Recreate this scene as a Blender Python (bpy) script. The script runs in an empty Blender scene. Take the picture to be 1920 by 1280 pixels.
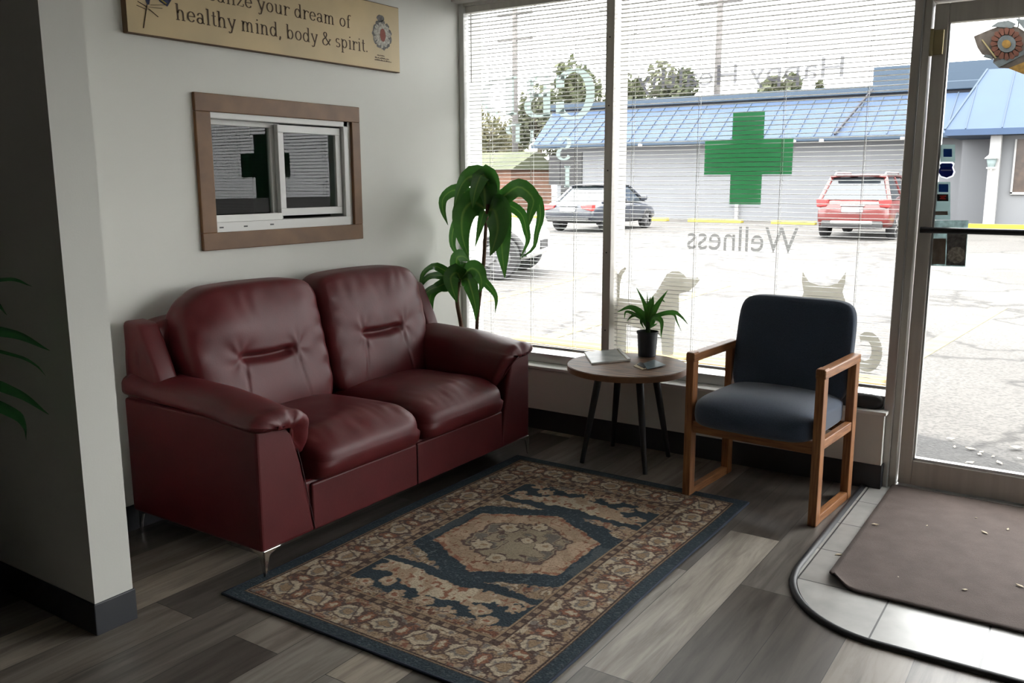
import bpy, math, random
import numpy as np
from mathutils import Vector, Matrix, noise as mnoise
C = bpy.context.scene.collection
random.seed(7); rng = np.random.default_rng(7)
PI = math.pi
# ------------------------------------------------------------------ camera
YAW, PITCH, ROLL, FPX, H = -0.59076478, 0.18115071, 0.00257335, 1647.708, 1.4
_f = np.array([math.sin(YAW)*math.cos(PITCH), math.cos(YAW)*math.cos(PITCH), -math.sin(PITCH)])
_r = np.array([math.cos(YAW), -math.sin(YAW), 0.0]); _d = np.cross(_f, _r)
_r2 = _r*math.cos(ROLL)+_d*math.sin(ROLL); _d2 = -_r*math.sin(ROLL)+_d*math.cos(ROLL)
cd = bpy.data.cameras.new('camera'); cam = bpy.data.objects.new('camera', cd); C.objects.link(cam)
cam.matrix_world = Matrix(((_r2[0], -_d2[0], -_f[0], 0), (_r2[1], -_d2[1], -_f[1], 0), (_r2[2], -_d2[2], -_f[2], H), (0, 0, 0, 1)))
cd.sensor_width = 36; cd.lens = FPX/1920*36; cd.clip_end = 500; cd.clip_start = .05
bpy.context.scene.camera = cam
def ray(x, y): return (_r2*(x-960)+_d2*(y-640))/FPX+_f
def FL(x, y, z=0.): v = ray(x, y); return Vector(v*((z-H)/v[2])+[0, 0, H])      # survey of the photo: point at height z
def AX(x, y, X): v = ray(x, y); return Vector(v*(X/v[0])+[0, 0, H])              # point on a wall plane x = X
def AY(x, y, Y): v = ray(x, y); return Vector(v*(Y/v[1])+[0, 0, H])              # point on a wall plane y = Y
# ------------------------------------------------------------------ world, sun, exposure
w = bpy.data.worlds.new('sky'); bpy.context.scene.world = w; w.use_nodes = True
bg = w.node_tree.nodes['Background']; bg.inputs[0].default_value = (.97, .98, 1, 1); bg.inputs[1].default_value = 4.2
sd = bpy.data.lights.new('sun', 'SUN'); sun = bpy.data.objects.new('sun', sd); C.objects.link(sun)
sd.energy = 4.0; sd.angle = math.radians(4); sd.color = (1, .95, .88)
sun.rotation_euler = Vector((-.12, .30, -1)).to_track_quat('-Z', 'Y').to_euler()
vs = bpy.context.scene.view_settings
vs.view_transform = 'Standard'; vs.look = 'None'; vs.exposure = 1.4; vs.gamma = 1; vs.use_curve_mapping = False
# ------------------------------------------------------------------ helpers
ORG = {}
def tag(o, label=None, cat=None, group=None, kind=None):
    if label: o['label'] = label
    if cat: o['category'] = cat
    if group: o['group'] = group
    if kind: o['kind'] = kind
    return o
def thing(name, label, cat, loc=(0, 0, 0), group=None, rz=0):
    o = bpy.data.objects.new(name, None); C.objects.link(o); o.empty_display_size = .1
    o.location = loc; o.rotation_euler = (0, 0, rz); ORG[o.name] = Vector(loc)
    return tag(o, label, cat, group)
def root_of(o):
    while o.parent: o = o.parent
    return o
class MB:
    def __init__(s): s.v = []; s.f = []; s.c = None
    def add(s, vs_, fs):
        n = len(s.v); s.v += [tuple(p) for p in vs_]; s.f += [tuple(i+n for i in f) for f in fs]; return s
    def box(s, x0, x1, y0, y1, z0, z1):
        return s.add([(x0, y0, z0), (x1, y0, z0), (x1, y1, z0), (x0, y1, z0), (x0, y0, z1), (x1, y0, z1), (x1, y1, z1), (x0, y1, z1)],
                     [(3, 2, 1, 0), (4, 5, 6, 7), (0, 1, 5, 4), (1, 2, 6, 5), (2, 3, 7, 6), (3, 0, 4, 7)])
    def obox(s, c, size, M):
        c = Vector(c); a, b, d = [q/2 for q in size]
        P = [c+M @ Vector((i*a, j*b, k*d)) for k in (-1, 1) for i, j in ((-1, -1), (1, -1), (1, 1), (-1, 1))]
        return s.add(P, [(3, 2, 1, 0), (4, 5, 6, 7), (0, 1, 5, 4), (1, 2, 6, 5), (2, 3, 7, 6), (3, 0, 4, 7)])
    def bar(s, p, q, a, b, up=(0, 0, 1)):
        p = Vector(p); q = Vector(q); d = q-p; L = d.length; d.normalize(); x = d.cross(Vector(up))
        if x.length < 1e-4: x = d.cross(Vector((1, 0, 0)))
        x.normalize(); y = x.cross(d); M = Matrix((x, y, d)).transposed()
        return s.obox((p+q)/2, (a, b, L), M)
    def tube(s, pts, rad, n=10, caps=True):
        pts = [Vector(p) for p in pts]; k = len(pts)
        if not hasattr(rad, '__len__'): rad = [rad]*k
        V = []; up = Vector((0, 0, 1))
        for i, p in enumerate(pts):
            d = (pts[min(i+1, k-1)]-pts[max(i-1, 0)]).normalized()
            if abs(d.dot(up)) > .95: up = Vector((1, 0, 0)) if abs(d.x) < .9 else Vector((0, 1, 0))
            x = d.cross(up).normalized(); up = x.cross(d).normalized()
            for j in range(n):
                a = 2*PI*j/n; V.append(p+(x*math.cos(a)+up*math.sin(a))*rad[i])
        F = [(i*n+j, i*n+(j+1) % n, (i+1)*n+(j+1) % n, (i+1)*n+j) for i in range(k-1) for j in range(n)]
        if caps: F += [tuple(range(n))[::-1], tuple((k-1)*n+j for j in range(n))]
        return s.add(V, F)
    def lathe(s, prof, c=(0, 0, 0), n=32):
        V = [(c[0]+r*math.cos(2*PI*j/n), c[1]+r*math.sin(2*PI*j/n), c[2]+z) for r, z in prof for j in range(n)]
        k = len(prof); F = [(i*n+j, i*n+(j+1) % n, (i+1)*n+(j+1) % n, (i+1)*n+j) for i in range(k-1) for j in range(n)]
        F += [tuple(range(n))[::-1], tuple((k-1)*n+j for j in range(n))]
        return s.add(V, F)
    def prism(s, poly, o, u, v, t):       # polygon (a,b) in plane o+a*u+b*v, thickened by vector t
        o = Vector(o); u = Vector(u); v = Vector(v); t = Vector(t); n = len(poly)
        V = [o+u*a+v*b for a, b in poly]; V += [p+t for p in V]
        return s.add(V, [tuple(range(n))[::-1], tuple(range(n, 2*n))]+[(i, (i+1) % n, n+(i+1) % n, n+i) for i in range(n)])
    def grid(s, fn, nu, nv, closeu=False):
        V = [fn(i/nu, j/nv) for i in range(nu if closeu else nu+1) for j in range(nv+1)]
        m = nv+1; k = nu if closeu else nu+1
        F = [(i*m+j, ((i+1) % k)*m+j, ((i+1) % k)*m+j+1, i*m+j+1) for i in range(nu) for j in range(nv)]
        return s.add(V, F)
    def build(s, name, mat=None, parent=None, smooth=False, bevel=0, seg=2, sub=0, angle=None, solid=0):
        me = bpy.data.meshes.new(name); V = s.v
        if parent is not None:
            r = root_of(parent); o_ = ORG.get(r.name, Vector((0, 0, 0)))
            if parent.get('_local') is None and r.get('_local') is None:
                V = [(p[0]-o_.x, p[1]-o_.y, p[2]-o_.z) for p in V]
        me.from_pydata(V, [], s.f); me.update()
        o = bpy.data.objects.new(name, me); C.objects.link(o)
        if mat: me.materials.append(mat)
        if parent is not None: o.parent = parent
        if bevel:
            m = o.modifiers.new('b', 'BEVEL'); m.width = bevel; m.segments = seg; m.limit_method = 'ANGLE'; m.angle_limit = .6
        if solid:
            m = o.modifiers.new('s', 'SOLIDIFY'); m.thickness = solid; m.offset = 0
        if sub:
            m = o.modifiers.new('s', 'SUBSURF'); m.levels = sub; m.render_levels = sub
        if smooth:
            me.polygons.foreach_set('use_smooth', [True]*len(me.polygons))
            if angle:
                me.set_sharp_from_angle(angle=angle)
        if s.c is not None:
            a = me.color_attributes.new('col', 'FLOAT_COLOR', 'POINT')
            a.data.foreach_set('color', np.asarray(s.c, dtype=np.float32).ravel())
        return o
def copy_tree(o, parent=None):
    c = o.copy(); C.objects.link(c); c.parent = parent
    for ch in list(o.children): copy_tree(ch, c)
    return c
def lin(r, g, b): return tuple(((c/255)/12.92 if c/255 <= .04045 else ((c/255+.055)/1.055)**2.4) for c in (r, g, b))
def bez(P, n):
    P = [Vector(p) for p in P]; out = []
    k = len(P)
    for i in range(n+1):                 # Catmull-Rom through the points
        t = i/n*(k-1); j = min(int(t), k-2); u = t-j
        a = P[max(j-1, 0)] if j > 0 else P[0]*2-P[1]; b = P[j]; c = P[j+1]; d = P[j+2] if j+2 < k else P[k-1]*2-P[k-2]
        out.append(((b*2)+(c-a)*u+(a*2-b*5+c*4-d)*u*u+(b*3-a-c*3+d)*u**3)*.5)
    return out
# ------------------------------------------------------------------ materials
def mat(name, col, rough=.6, metal=0, noise_scale=0, noise_amt=0, bump=0, bump_scale=40, spec=.5, coat=0, sheen=0, trans=0, col2=None, stretch=None, detail=4, bdist=.002):
    m = bpy.data.materials.new(name); m.use_nodes = True; nt = m.node_tree; b = nt.nodes['Principled BSDF']
    b.inputs['Base Color'].default_value = (*col, 1); b.inputs['Roughness'].default_value = rough; b.inputs['Metallic'].default_value = metal
    b.inputs['Specular IOR Level'].default_value = spec
    if coat: b.inputs['Coat Weight'].default_value = coat; b.inputs['Coat Roughness'].default_value = .08
    if sheen: b.inputs['Sheen Weight'].default_value = sheen
    if noise_scale or bump:
        tc = nt.nodes.new('ShaderNodeTexCoord'); mp = nt.nodes.new('ShaderNodeMapping'); nt.links.new(tc.outputs['Object'], mp.inputs[0])
        if stretch: mp.inputs['Scale'].default_value = stretch
    if noise_scale:
        n = nt.nodes.new('ShaderNodeTexNoise'); n.inputs['Scale'].default_value = noise_scale; n.inputs['Detail'].default_value = detail
        nt.links.new(mp.outputs[0], n.inputs['Vector'])
        cr = nt.nodes.new('ShaderNodeValToRGB'); cr.color_ramp.elements[0].position = .32; cr.color_ramp.elements[1].position = .68
        c2 = col2 if col2 else tuple(c*(1-noise_amt) for c in col)
        cr.color_ramp.elements[0].color = (*c2, 1); cr.color_ramp.elements[1].color = (*col, 1)
        nt.links.new(n.outputs['Fac'], cr.inputs[0]); nt.links.new(cr.outputs[0], b.inputs['Base Color'])
    if bump:
        n2 = nt.nodes.new('ShaderNodeTexNoise'); n2.inputs['Scale'].default_value = bump_scale; n2.inputs['Detail'].default_value = 5
        nt.links.new(mp.outputs[0], n2.inputs['Vector'])
        bp = nt.nodes.new('ShaderNodeBump'); bp.inputs['Strength'].default_value = bump; bp.inputs['Distance'].default_value = bdist
        nt.links.new(n2.outputs['Fac'], bp.inputs['Height']); nt.links.new(bp.outputs[0], b.inputs['Normal'])
    if trans:
        out = nt.nodes['Material Output']; t = nt.nodes.new('ShaderNodeBsdfTranslucent'); mx = nt.nodes.new('ShaderNodeMixShader')
        t.inputs[0].default_value = (*col, 1)
        if noise_scale: nt.links.new(cr.outputs[0], t.inputs[0])
        mx.inputs[0].default_value = trans; nt.links.new(b.outputs[0], mx.inputs[1]); nt.links.new(t.outputs[0], mx.inputs[2]); nt.links.new(mx.outputs[0], out.inputs[0])
    return m
def glass_mat(name, tint=(1, 1, 1), rough=0.0, ior=1.5, haze=0):
    m = bpy.data.materials.new(name); m.use_nodes = True; nt = m.node_tree; nt.nodes.remove(nt.nodes['Principled BSDF'])
    out = nt.nodes['Material Output']; t = nt.nodes.new('ShaderNodeBsdfTransparent'); g = nt.nodes.new('ShaderNodeBsdfGlossy'); fr = nt.nodes.new('ShaderNodeFresnel')
    t.inputs[0].default_value = (*tint, 1); g.inputs['Roughness'].default_value = rough; fr.inputs[0].default_value = ior
    mx = nt.nodes.new('ShaderNodeMixShader'); ge = nt.nodes.new('ShaderNodeNewGeometry'); iv = nt.nodes.new('ShaderNodeMath'); iv.operation = 'SUBTRACT'; iv.inputs[0].default_value = 1; ml = nt.nodes.new('ShaderNodeMath'); ml.operation = 'MULTIPLY'
    nt.links.new(ge.outputs['Backfacing'], iv.inputs[1]); nt.links.new(iv.outputs[0], ml.inputs[0]); nt.links.new(fr.outputs[0], ml.inputs[1]); nt.links.new(ml.outputs[0], mx.inputs[0]); nt.links.new(t.outputs[0], mx.inputs[1]); nt.links.new(g.outputs[0], mx.inputs[2])
    nt.links.new(mx.outputs[0], out.inputs[0]); return m
def film_mat(name, col, alpha, trans=.6):     # translucent vinyl on the window glass
    m = bpy.data.materials.new(name); m.use_nodes = True; nt = m.node_tree; b = nt.nodes['Principled BSDF']; b.inputs['Base Color'].default_value = (*col, 1); b.inputs['Roughness'].default_value = .5
    out = nt.nodes['Material Output']; t = nt.nodes.new('ShaderNodeBsdfTranslucent'); t.inputs[0].default_value = (*col, 1); tr = nt.nodes.new('ShaderNodeBsdfTransparent')
    a = nt.nodes.new('ShaderNodeMixShader'); c = nt.nodes.new('ShaderNodeMixShader'); a.inputs[0].default_value = trans; c.inputs[0].default_value = alpha
    nt.links.new(b.outputs[0], a.inputs[1]); nt.links.new(t.outputs[0], a.inputs[2]); nt.links.new(tr.outputs[0], c.inputs[1]); nt.links.new(a.outputs[0], c.inputs[2])
    nt.links.new(c.outputs[0], out.inputs[0]); return m
M = {}
M['wall'] = mat('wall_paint', (.71, .71, .665), .85, bump=.12, bump_scale=160, noise_scale=1.5, noise_amt=.05)
M['ceiling'] = mat('ceiling_paint', (.65, .65, .62), .9, bump=.2, bump_scale=90)
M['back'] = mat('back_wall_paint', (.18, .175, .165), .9)
M['base'] = mat('vinyl_baseboard', (.035, .038, .045), .45, bump=.05)
M['ledge'] = mat('ledge_paint', (.80, .80, .77), .5, noise_scale=8, noise_amt=.06)
M['alu'] = mat('bronze_aluminium', (.60, .575, .53), .42, metal=.25, noise_scale=30, noise_amt=.15, stretch=(1, 1, .05))
M['alu_lt'] = mat('mill_aluminium', (.55, .56, .55), .35, metal=.8)
M['blackm'] = mat('black_metal', (.02, .02, .022), .4, metal=.3)
M['brass'] = mat('brass', (.42, .36, .2), .4, metal=.7)
M['glass'] = glass_mat('window_glass', (.98, .98, .965))
M['glass_in'] = glass_mat('interior_glass', (.8, .85, .84), ior=1.33)
M['slat'] = mat('blind_slat', (.50, .50, .49), .45)
M['cord'] = mat('blind_cord', (.75, .75, .73), .8)
M['leather'] = mat('burgundy_leather', (.108, .0125, .0155), .44, bump=.25, bump_scale=120, noise_scale=7, noise_amt=.25, spec=.36, bdist=.001)
M['stitch'] = mat('dark_seam', (.035, .005, .008), .6)
M['chrome'] = mat('chrome', (.75, .74, .72), .18, metal=1)
M['oak'] = mat('oiled_oak', (.40, .175, .065), .45, noise_scale=9, bump=.15, bump_scale=60, stretch=(14, 14, 1), col2=(.20, .078, .028))
M['oakh'] = mat('oiled_oak_runner', (.40, .175, .065), .45, noise_scale=9, bump=.15, bump_scale=60, stretch=(14, 1, 14), col2=(.20, .078, .028))
M['oakx'] = mat('oiled_oak_rail', (.38, .165, .06), .45, noise_scale=9, bump=.15, bump_scale=60, stretch=(1, 14, 14), col2=(.19, .075, .027))
M['navy'] = mat('navy_upholstery', (.050, .074, .118), .9, noise_scale=260, noise_amt=.35, bump=.4, bump_scale=500, sheen=.25)
M['tabletop'] = mat('rustic_wood_top', (.25, .135, .07), .55, noise_scale=5, bump=.2, bump_scale=30, stretch=(1.5, 9, 1.5), col2=(.075, .042, .024), detail=8)
M['tabedge'] = mat('wood_edge_band', (.24, .12, .06), .5, noise_scale=8, noise_amt=.4)
M['tableg'] = mat('black_table_leg', (.018, .02, .024), .5)
M['pot'] = mat('black_plastic_pot', (.016, .019, .028), .5, bump=.1)
M['soil'] = mat('potting_soil', (.05, .032, .02), .95, bump=.8, bump_scale=80, bdist=.01)
M['cane'] = mat('plant_cane', (.13, .065, .035), .8, bump=.4, bump_scale=60, noise_scale=20, noise_amt=.4)
M['gcane'] = mat('green_cane', (.045, .09, .03), .6)
M['trim'] = mat('wood_trim', (.19, .092, .034), .55, noise_scale=8, bump=.1, stretch=(1, 1, 1), col2=(.13, .06, .022))
M['vinyl'] = mat('white_vinyl_sash', (.68, .68, .66), .45)
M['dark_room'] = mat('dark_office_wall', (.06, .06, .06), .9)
M['sign'] = mat('parchment_print', (.60, .46, .255), .6, noise_scale=3.2, col2=(.47, .375, .22))
M['sign_edge'] = mat('sign_board_edge', (.10, .055, .025), .7)
M['ink'] = mat('brown_ink', (.075, .042, .018), .7)
M['ink_gray'] = mat('gray_ink', (.18, .17, .16), .7, noise_scale=60, noise_amt=.6)
M['ink_lt'] = mat('pale_ink', (.5, .47, .4), .7, noise_scale=90, noise_amt=.6)
M['ink_red'] = mat('red_ink', (.22, .05, .03), .7)
M['ink_blue'] = mat('blue_ink', (.03, .04, .12), .7, noise_scale=70, noise_amt=.8)
M['ink_gold'] = mat('gold_ink', (.35, .26, .05), .7)
M['mat'] = mat('brown_ribbed_doormat', (.105, .078, .068), .95, noise_scale=14, noise_amt=.22, bump=.6, bump_scale=350, bdist=.003)
M['rubber'] = mat('black_rubber', (.012, .013, .016), .5)
M['tile'] = None
def floor_mat():
    m = bpy.data.materials.new('grey_vinyl_planks'); m.use_nodes = True; nt = m.node_tree; b = nt.nodes['Principled BSDF']; N = nt.nodes.new; Lk = nt.links.new
    tc = N('ShaderNodeTexCoord'); sp = N('ShaderNodeSeparateXYZ'); Lk(tc.outputs['Object'], sp.inputs[0])
    ax = N('ShaderNodeMath'); ax.inputs[1].default_value = 20-2.558; Lk(sp.outputs[1], ax.inputs[0])
    ay = N('ShaderNodeMath'); ay.inputs[1].default_value = 10.143; Lk(sp.outputs[0], ay.inputs[0])
    cb = N('ShaderNodeCombineXYZ'); Lk(ax.outputs[0], cb.inputs[0]); Lk(ay.outputs[0], cb.inputs[1])
    br = N('ShaderNodeTexBrick'); br.offset = .37; br.offset_frequency = 2; br.inputs['Color1'].default_value = (0, 0, 0, 1); br.inputs['Color2'].default_value = (1, 1, 1, 1)
    br.inputs['Mortar'].default_value = (.0, .0, .0, 1); br.inputs['Scale'].default_value = 1; br.inputs['Brick Width'].default_value = 1.22; br.inputs['Row Height'].default_value = .2
    br.inputs['Mortar Size'].default_value = .0012; br.inputs['Bias'].default_value = 0; Lk(cb.outputs[0], br.inputs['Vector'])
    cr = N('ShaderNodeValToRGB'); e = cr.color_ramp.elements
    e[0].position = 0; e[0].color = (.075, .064, .054, 1); e[1].position = 1; e[1].color = (.44, .385, .31, 1)
    for p, c in ((.3, (.15, .138, .124)), (.55, (.25, .222, .19)), (.8, (.31, .298, .275))): q = e.new(p); q.color = (*c, 1)
    Lk(br.outputs['Color'], cr.inputs[0])
    # grain: the pattern of each plank is shifted by the plank's own random value
    mp = N('ShaderNodeMapping'); mp.inputs['Scale'].default_value = (13, 1.3, 1); Lk(tc.outputs['Object'], mp.inputs[0])
    ml = N('ShaderNodeMath'); ml.operation = 'MULTIPLY'; ml.inputs[1].default_value = 37; Lk(br.outputs['Color'], ml.inputs[0])
    n = N('ShaderNodeTexNoise'); n.noise_dimensions = '4D'; n.inputs['Scale'].default_value = 1.6; n.inputs['Detail'].default_value = 9; n.inputs['Roughness'].default_value = .62; n.inputs['Distortion'].default_value = .6
    Lk(mp.outputs[0], n.inputs['Vector']); Lk(ml.outputs[0], n.inputs['W'])
    r2 = N('ShaderNodeValToRGB'); r2.color_ramp.elements[0].position = .36; r2.color_ramp.elements[0].color = (.42, .38, .36, 1); r2.color_ramp.elements[1].position = .6; r2.color_ramp.elements[1].color = (1.1, 1.08, 1.05, 1)
    Lk(n.outputs['Fac'], r2.inputs[0])
    mx = N('ShaderNodeMix'); mx.data_type = 'RGBA'; mx.blend_type = 'MULTIPLY'; mx.inputs[0].default_value = .85; Lk(cr.outputs[0], mx.inputs[6]); Lk(r2.outputs[0], mx.inputs[7])
    m3 = N('ShaderNodeMix'); m3.data_type = 'RGBA'; m3.blend_type = 'MIX'; Lk(br.outputs['Fac'], m3.inputs[0]); Lk(mx.outputs[2], m3.inputs[6]); m3.inputs[7].default_value = (.02, .018, .016, 1)
    Lk(m3.outputs[2], b.inputs['Base Color']); b.inputs['Roughness'].default_value = .36
    bp = N('ShaderNodeBump'); bp.inputs['Strength'].default_value = .25; bp.inputs['Distance'].default_value = .002; Lk(n.outputs['Fac'], bp.inputs['Height']); Lk(bp.outputs[0], b.inputs['Normal'])
    return m
def tile_mat():
    m = bpy.data.materials.new('entry_tile'); m.use_nodes = True; nt = m.node_tree; b = nt.nodes['Principled BSDF']; N = nt.nodes.new; Lk = nt.links.new
    tc = N('ShaderNodeTexCoord'); mp = N('ShaderNodeMapping'); mp.inputs['Location'].default_value = (.482+3.05, 3.05-2.998, 0); Lk(tc.outputs['Object'], mp.inputs[0])
    br = N('ShaderNodeTexBrick'); br.offset = 0; br.inputs['Color1'].default_value = (.38, .37, .35, 1); br.inputs['Color2'].default_value = (.50, .50, .48, 1)
    br.inputs['Mortar'].default_value = (.07, .07, .07, 1); br.inputs['Scale'].default_value = 1; br.inputs['Brick Width'].default_value = .305; br.inputs['Row Height'].default_value = .305; br.inputs['Mortar Size'].default_value = .003
    Lk(mp.outputs[0], br.inputs['Vector'])
    n = N('ShaderNodeTexNoise'); n.inputs['Scale'].default_value = 9; n.inputs['Detail'].default_value = 7; Lk(tc.outputs['Object'], n.inputs['Vector'])
    r2 = N('ShaderNodeValToRGB'); r2.color_ramp.elements[0].position = .3; r2.color_ramp.elements[0].color = (.72, .72, .72, 1); r2.color_ramp.elements[1].position = .7; Lk(n.outputs['Fac'], r2.inputs[0])
    mx = N('ShaderNodeMix'); mx.data_type = 'RGBA'; mx.blend_type = 'MULTIPLY'; mx.inputs[0].default_value = 1; Lk(br.outputs[0], mx.inputs[6]); Lk(r2.outputs[0], mx.inputs[7])
    Lk(mx.outputs[2], b.inputs['Base Color']); b.inputs['Roughness'].default_value = .3
    return m
def leaf_mat(name, dark, light, rib, trans=.25, rough=.32):
    m = bpy.data.materials.new(name); m.use_nodes = True; nt = m.node_tree; b = nt.nodes['Principled BSDF']; N = nt.nodes.new; Lk = nt.links.new
    at = N('ShaderNodeAttribute'); at.attribute_name = 'col'; sp = N('ShaderNodeSeparateColor'); Lk(at.outputs['Color'], sp.inputs[0])
    tc = N('ShaderNodeTexCoord'); n = N('ShaderNodeTexNoise'); n.inputs['Scale'].default_value = 22; n.inputs['Detail'].default_value = 3; Lk(tc.outputs['Object'], n.inputs['Vector'])
    mx = N('ShaderNodeMix'); mx.data_type = 'RGBA'; mx.inputs[6].default_value = (*dark, 1); mx.inputs[7].default_value = (*light, 1); Lk(n.outputs['Fac'], mx.inputs[0])
    cr = N('ShaderNodeValToRGB'); cr.color_ramp.elements[0].position = .0; cr.color_ramp.elements[0].color = (1, 1, 1, 1); cr.color_ramp.elements[1].position = .16; cr.color_ramp.elements[1].color = (0, 0, 0, 1); Lk(sp.outputs[0], cr.inputs[0])
    m2 = N('ShaderNodeMix'); m2.data_type = 'RGBA'; Lk(cr.outputs[0], m2.inputs[0]); Lk(mx.outputs[2], m2.inputs[6]); m2.inputs[7].default_value = (*rib, 1)
    Lk(m2.outputs[2], b.inputs['Base Color']); b.inputs['Roughness'].default_value = rough
    t = N('ShaderNodeBsdfTranslucent'); Lk(m2.outputs[2], t.inputs[0]); s = N('ShaderNodeMixShader'); s.inputs[0].default_value = trans
    Lk(b.outputs[0], s.inputs[1]); Lk(t.outputs[0], s.inputs[2]); Lk(s.outputs[0], nt.nodes['Material Output'].inputs[0]); return m
def attr_mat(name, rough=.95, nscale=900, amt=.35, bump=.5):
    m = bpy.data.materials.new(name); m.use_nodes = True; nt = m.node_tree; b = nt.nodes['Principled BSDF']; N = nt.nodes.new; Lk = nt.links.new
    at = N('ShaderNodeAttribute'); at.attribute_name = 'col'; tc = N('ShaderNodeTexCoord'); n = N('ShaderNodeTexNoise'); n.inputs['Scale'].default_value = nscale; n.inputs['Detail'].default_value = 2; Lk(tc.outputs['Object'], n.inputs['Vector'])
    r = N('ShaderNodeValToRGB'); r.color_ramp.elements[0].position = .35; r.color_ramp.elements[0].color = (1-amt, 1-amt, 1-amt, 1); r.color_ramp.elements[1].position = .65; r.color_ramp.elements[1].color = (1.1, 1.1, 1.1, 1); Lk(n.outputs['Fac'], r.inputs[0])
    mx = N('ShaderNodeMix'); mx.data_type = 'RGBA'; mx.blend_type = 'MULTIPLY'; mx.inputs[0].default_value = 1; Lk(at.outputs['Color'], mx.inputs[6]); Lk(r.outputs[0], mx.inputs[7]); Lk(mx.outputs[2], b.inputs['Base Color'])
    b.inputs['Roughness'].default_value = rough; b.inputs['Specular IOR Level'].default_value = .1
    bp = N('ShaderNodeBump'); bp.inputs['Strength'].default_value = bump; bp.inputs['Distance'].default_value = .002; Lk(n.outputs['Fac'], bp.inputs['Height']); Lk(bp.outputs[0], b.inputs['Normal']); return m
M['floor'] = floor_mat(); M['tile'] = tile_mat(); M['rug'] = attr_mat('rug_pile')
M['leaf'] = leaf_mat('glossy_corn_plant_leaf', (.026, .11, .018), (.065, .23, .032), (.17, .33, .06))
M['leaf2'] = leaf_mat('young_dracaena_leaf', (.02, .10, .02), (.07, .25, .03), (.08, .25, .04), .3)
M['leaf3'] = leaf_mat('dark_palm_leaf', (.02, .09, .03), (.04, .15, .04), (.03, .12, .03), .15)
# ------------------------------------------------------------------ room shell
XL, YW, YG = -3.18, 4.13, 4.28        # left wall, half-wall face, glass line
CZ = 2.75
def S(name, mb, m, parent=None, **k):
    o = mb.build(name, m, parent, **k)
    if parent is None: o['kind'] = 'structure'
    return o
def SE(name, loc=(0, 0, 0)):
    o = bpy.data.objects.new(name, None); C.objects.link(o); o.location = loc; ORG[o.name] = Vector(loc); o['kind'] = 'structure'; return o
S('floor', MB().box(-7, 4, -4.5, 4.40, -.1, 0), M['floor'])
S('ceiling', MB().box(-7, 4, -4.5, 4.42, CZ, CZ+.1), M['ceiling'])
# left wall with the opening of the little sliding window
oy0, oy1, oz0, oz1 = 2.44, 3.27, 1.18, 1.69
S('wall_left', MB().box(XL-.12, XL, 1.52, oy0, 0, CZ).box(XL-.12, XL, oy1, 4.42, 0, CZ).box(XL-.12, XL, oy0, oy1, 0, oz0).box(XL-.12, XL, oy0, oy1, oz1, CZ), M['wall'])
S('wall_partition', MB().box(-7, -2.50, 1.39, 1.52, 0, CZ), M['wall'])
S('baseboard_partition', MB().box(-7, -2.494, 1.384, 1.526, 0, .105), M['base'], bevel=.003)
S('baseboard_left', MB().box(XL, XL+.006, 1.527, YW, 0, .105), M['base'])
S('wall_window_side', MB().box(XL, -.745, YW, 4.42, 0, .35).box(XL-.12, 4, 4.22, 4.42, 2.42, CZ), M['wall'])
S('baseboard_window_side', MB().box(XL+.006, -.742, YW-.006, YW, 0, .115).box(-.745, -.739, YW-.006, 4.2, 0, .115), M['base'])
S('trim_1', MB().box(XL+.001, -.735, YW-.012, 4.235, .350, .366), M['ledge'], bevel=.003)
S('wall_right', MB().box(3.6, 3.7, -4.5, 4.42, 0, CZ), M['back'])
S('wall_back', MB().box(-7, 3.6, -4.5, -4.4, 0, CZ), M['back'])
S('wall_far_left', MB().box(-7.1, -7, -4.5, 1.52, 0, CZ), M['back'])
# office behind the sliding window
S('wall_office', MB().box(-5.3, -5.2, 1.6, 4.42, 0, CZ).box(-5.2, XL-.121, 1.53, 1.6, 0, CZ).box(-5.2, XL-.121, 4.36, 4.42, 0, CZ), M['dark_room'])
# ------------------------------------------------------------------ storefront windows and door
def fr_box(*a, name='window_frame', p=None, m='alu', bevel=.003): return MB().box(*a).build(name, M[m], p, bevel=bevel)
XMUL, XJ0, XJ1 = -2.198, -.757, -.690
win = SE('window_1', (XL, YG, .366))
fr_box(XL, XL+.035, 4.2, 4.35, .366, 2.42, p=win, m='vinyl')
fr_box(XL+.03, XJ0, 4.22, 4.35, .368, .42, p=win, m='alu_lt')
fr_box(XL+.03, XJ0, 4.2, 4.35, 2.37, 2.43, p=win)
mul = fr_box(-2.222, -2.174, 4.185, 4.35, .367, 2.40, p=win, name='mullion')
sc = MB()
for z in (.6, 1.02, 1.45, 1.78, 2.12): sc.tube([(-2.198, 4.186, z), (-2.198, 4.182, z)], .004, 8)
sc.build('screw', M['blackm'], mul)
MB().box(XL+.03, -2.22, YG+.002, YG+.008, .41, 2.38).build('pane', M['glass'], win)
MB().box(-2.18, XJ0+.01, YG+.002, YG+.008, .41, 2.38).build('pane', M['glass'], win)
# post between window and door
post = S('trim_2', MB().box(XJ0, XJ1-.03, 4.175, 4.36, 0, 2.42).box(XJ1-.03, XJ1, 4.20, 4.36, 0, 2.42), M['alu'], bevel=.004)
MB().box(XJ1-.032, XJ1-.026, 4.168, 4.177, .0, 2.42).build('edge_highlight', M['alu_lt'], post)  # highlight along the post edge, put in as a paler metal line
S('trim_3', MB().box(XJ1, 3.6, 4.20, 4.36, 2.135, 2.42), M['alu'], bevel=.004)
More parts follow.
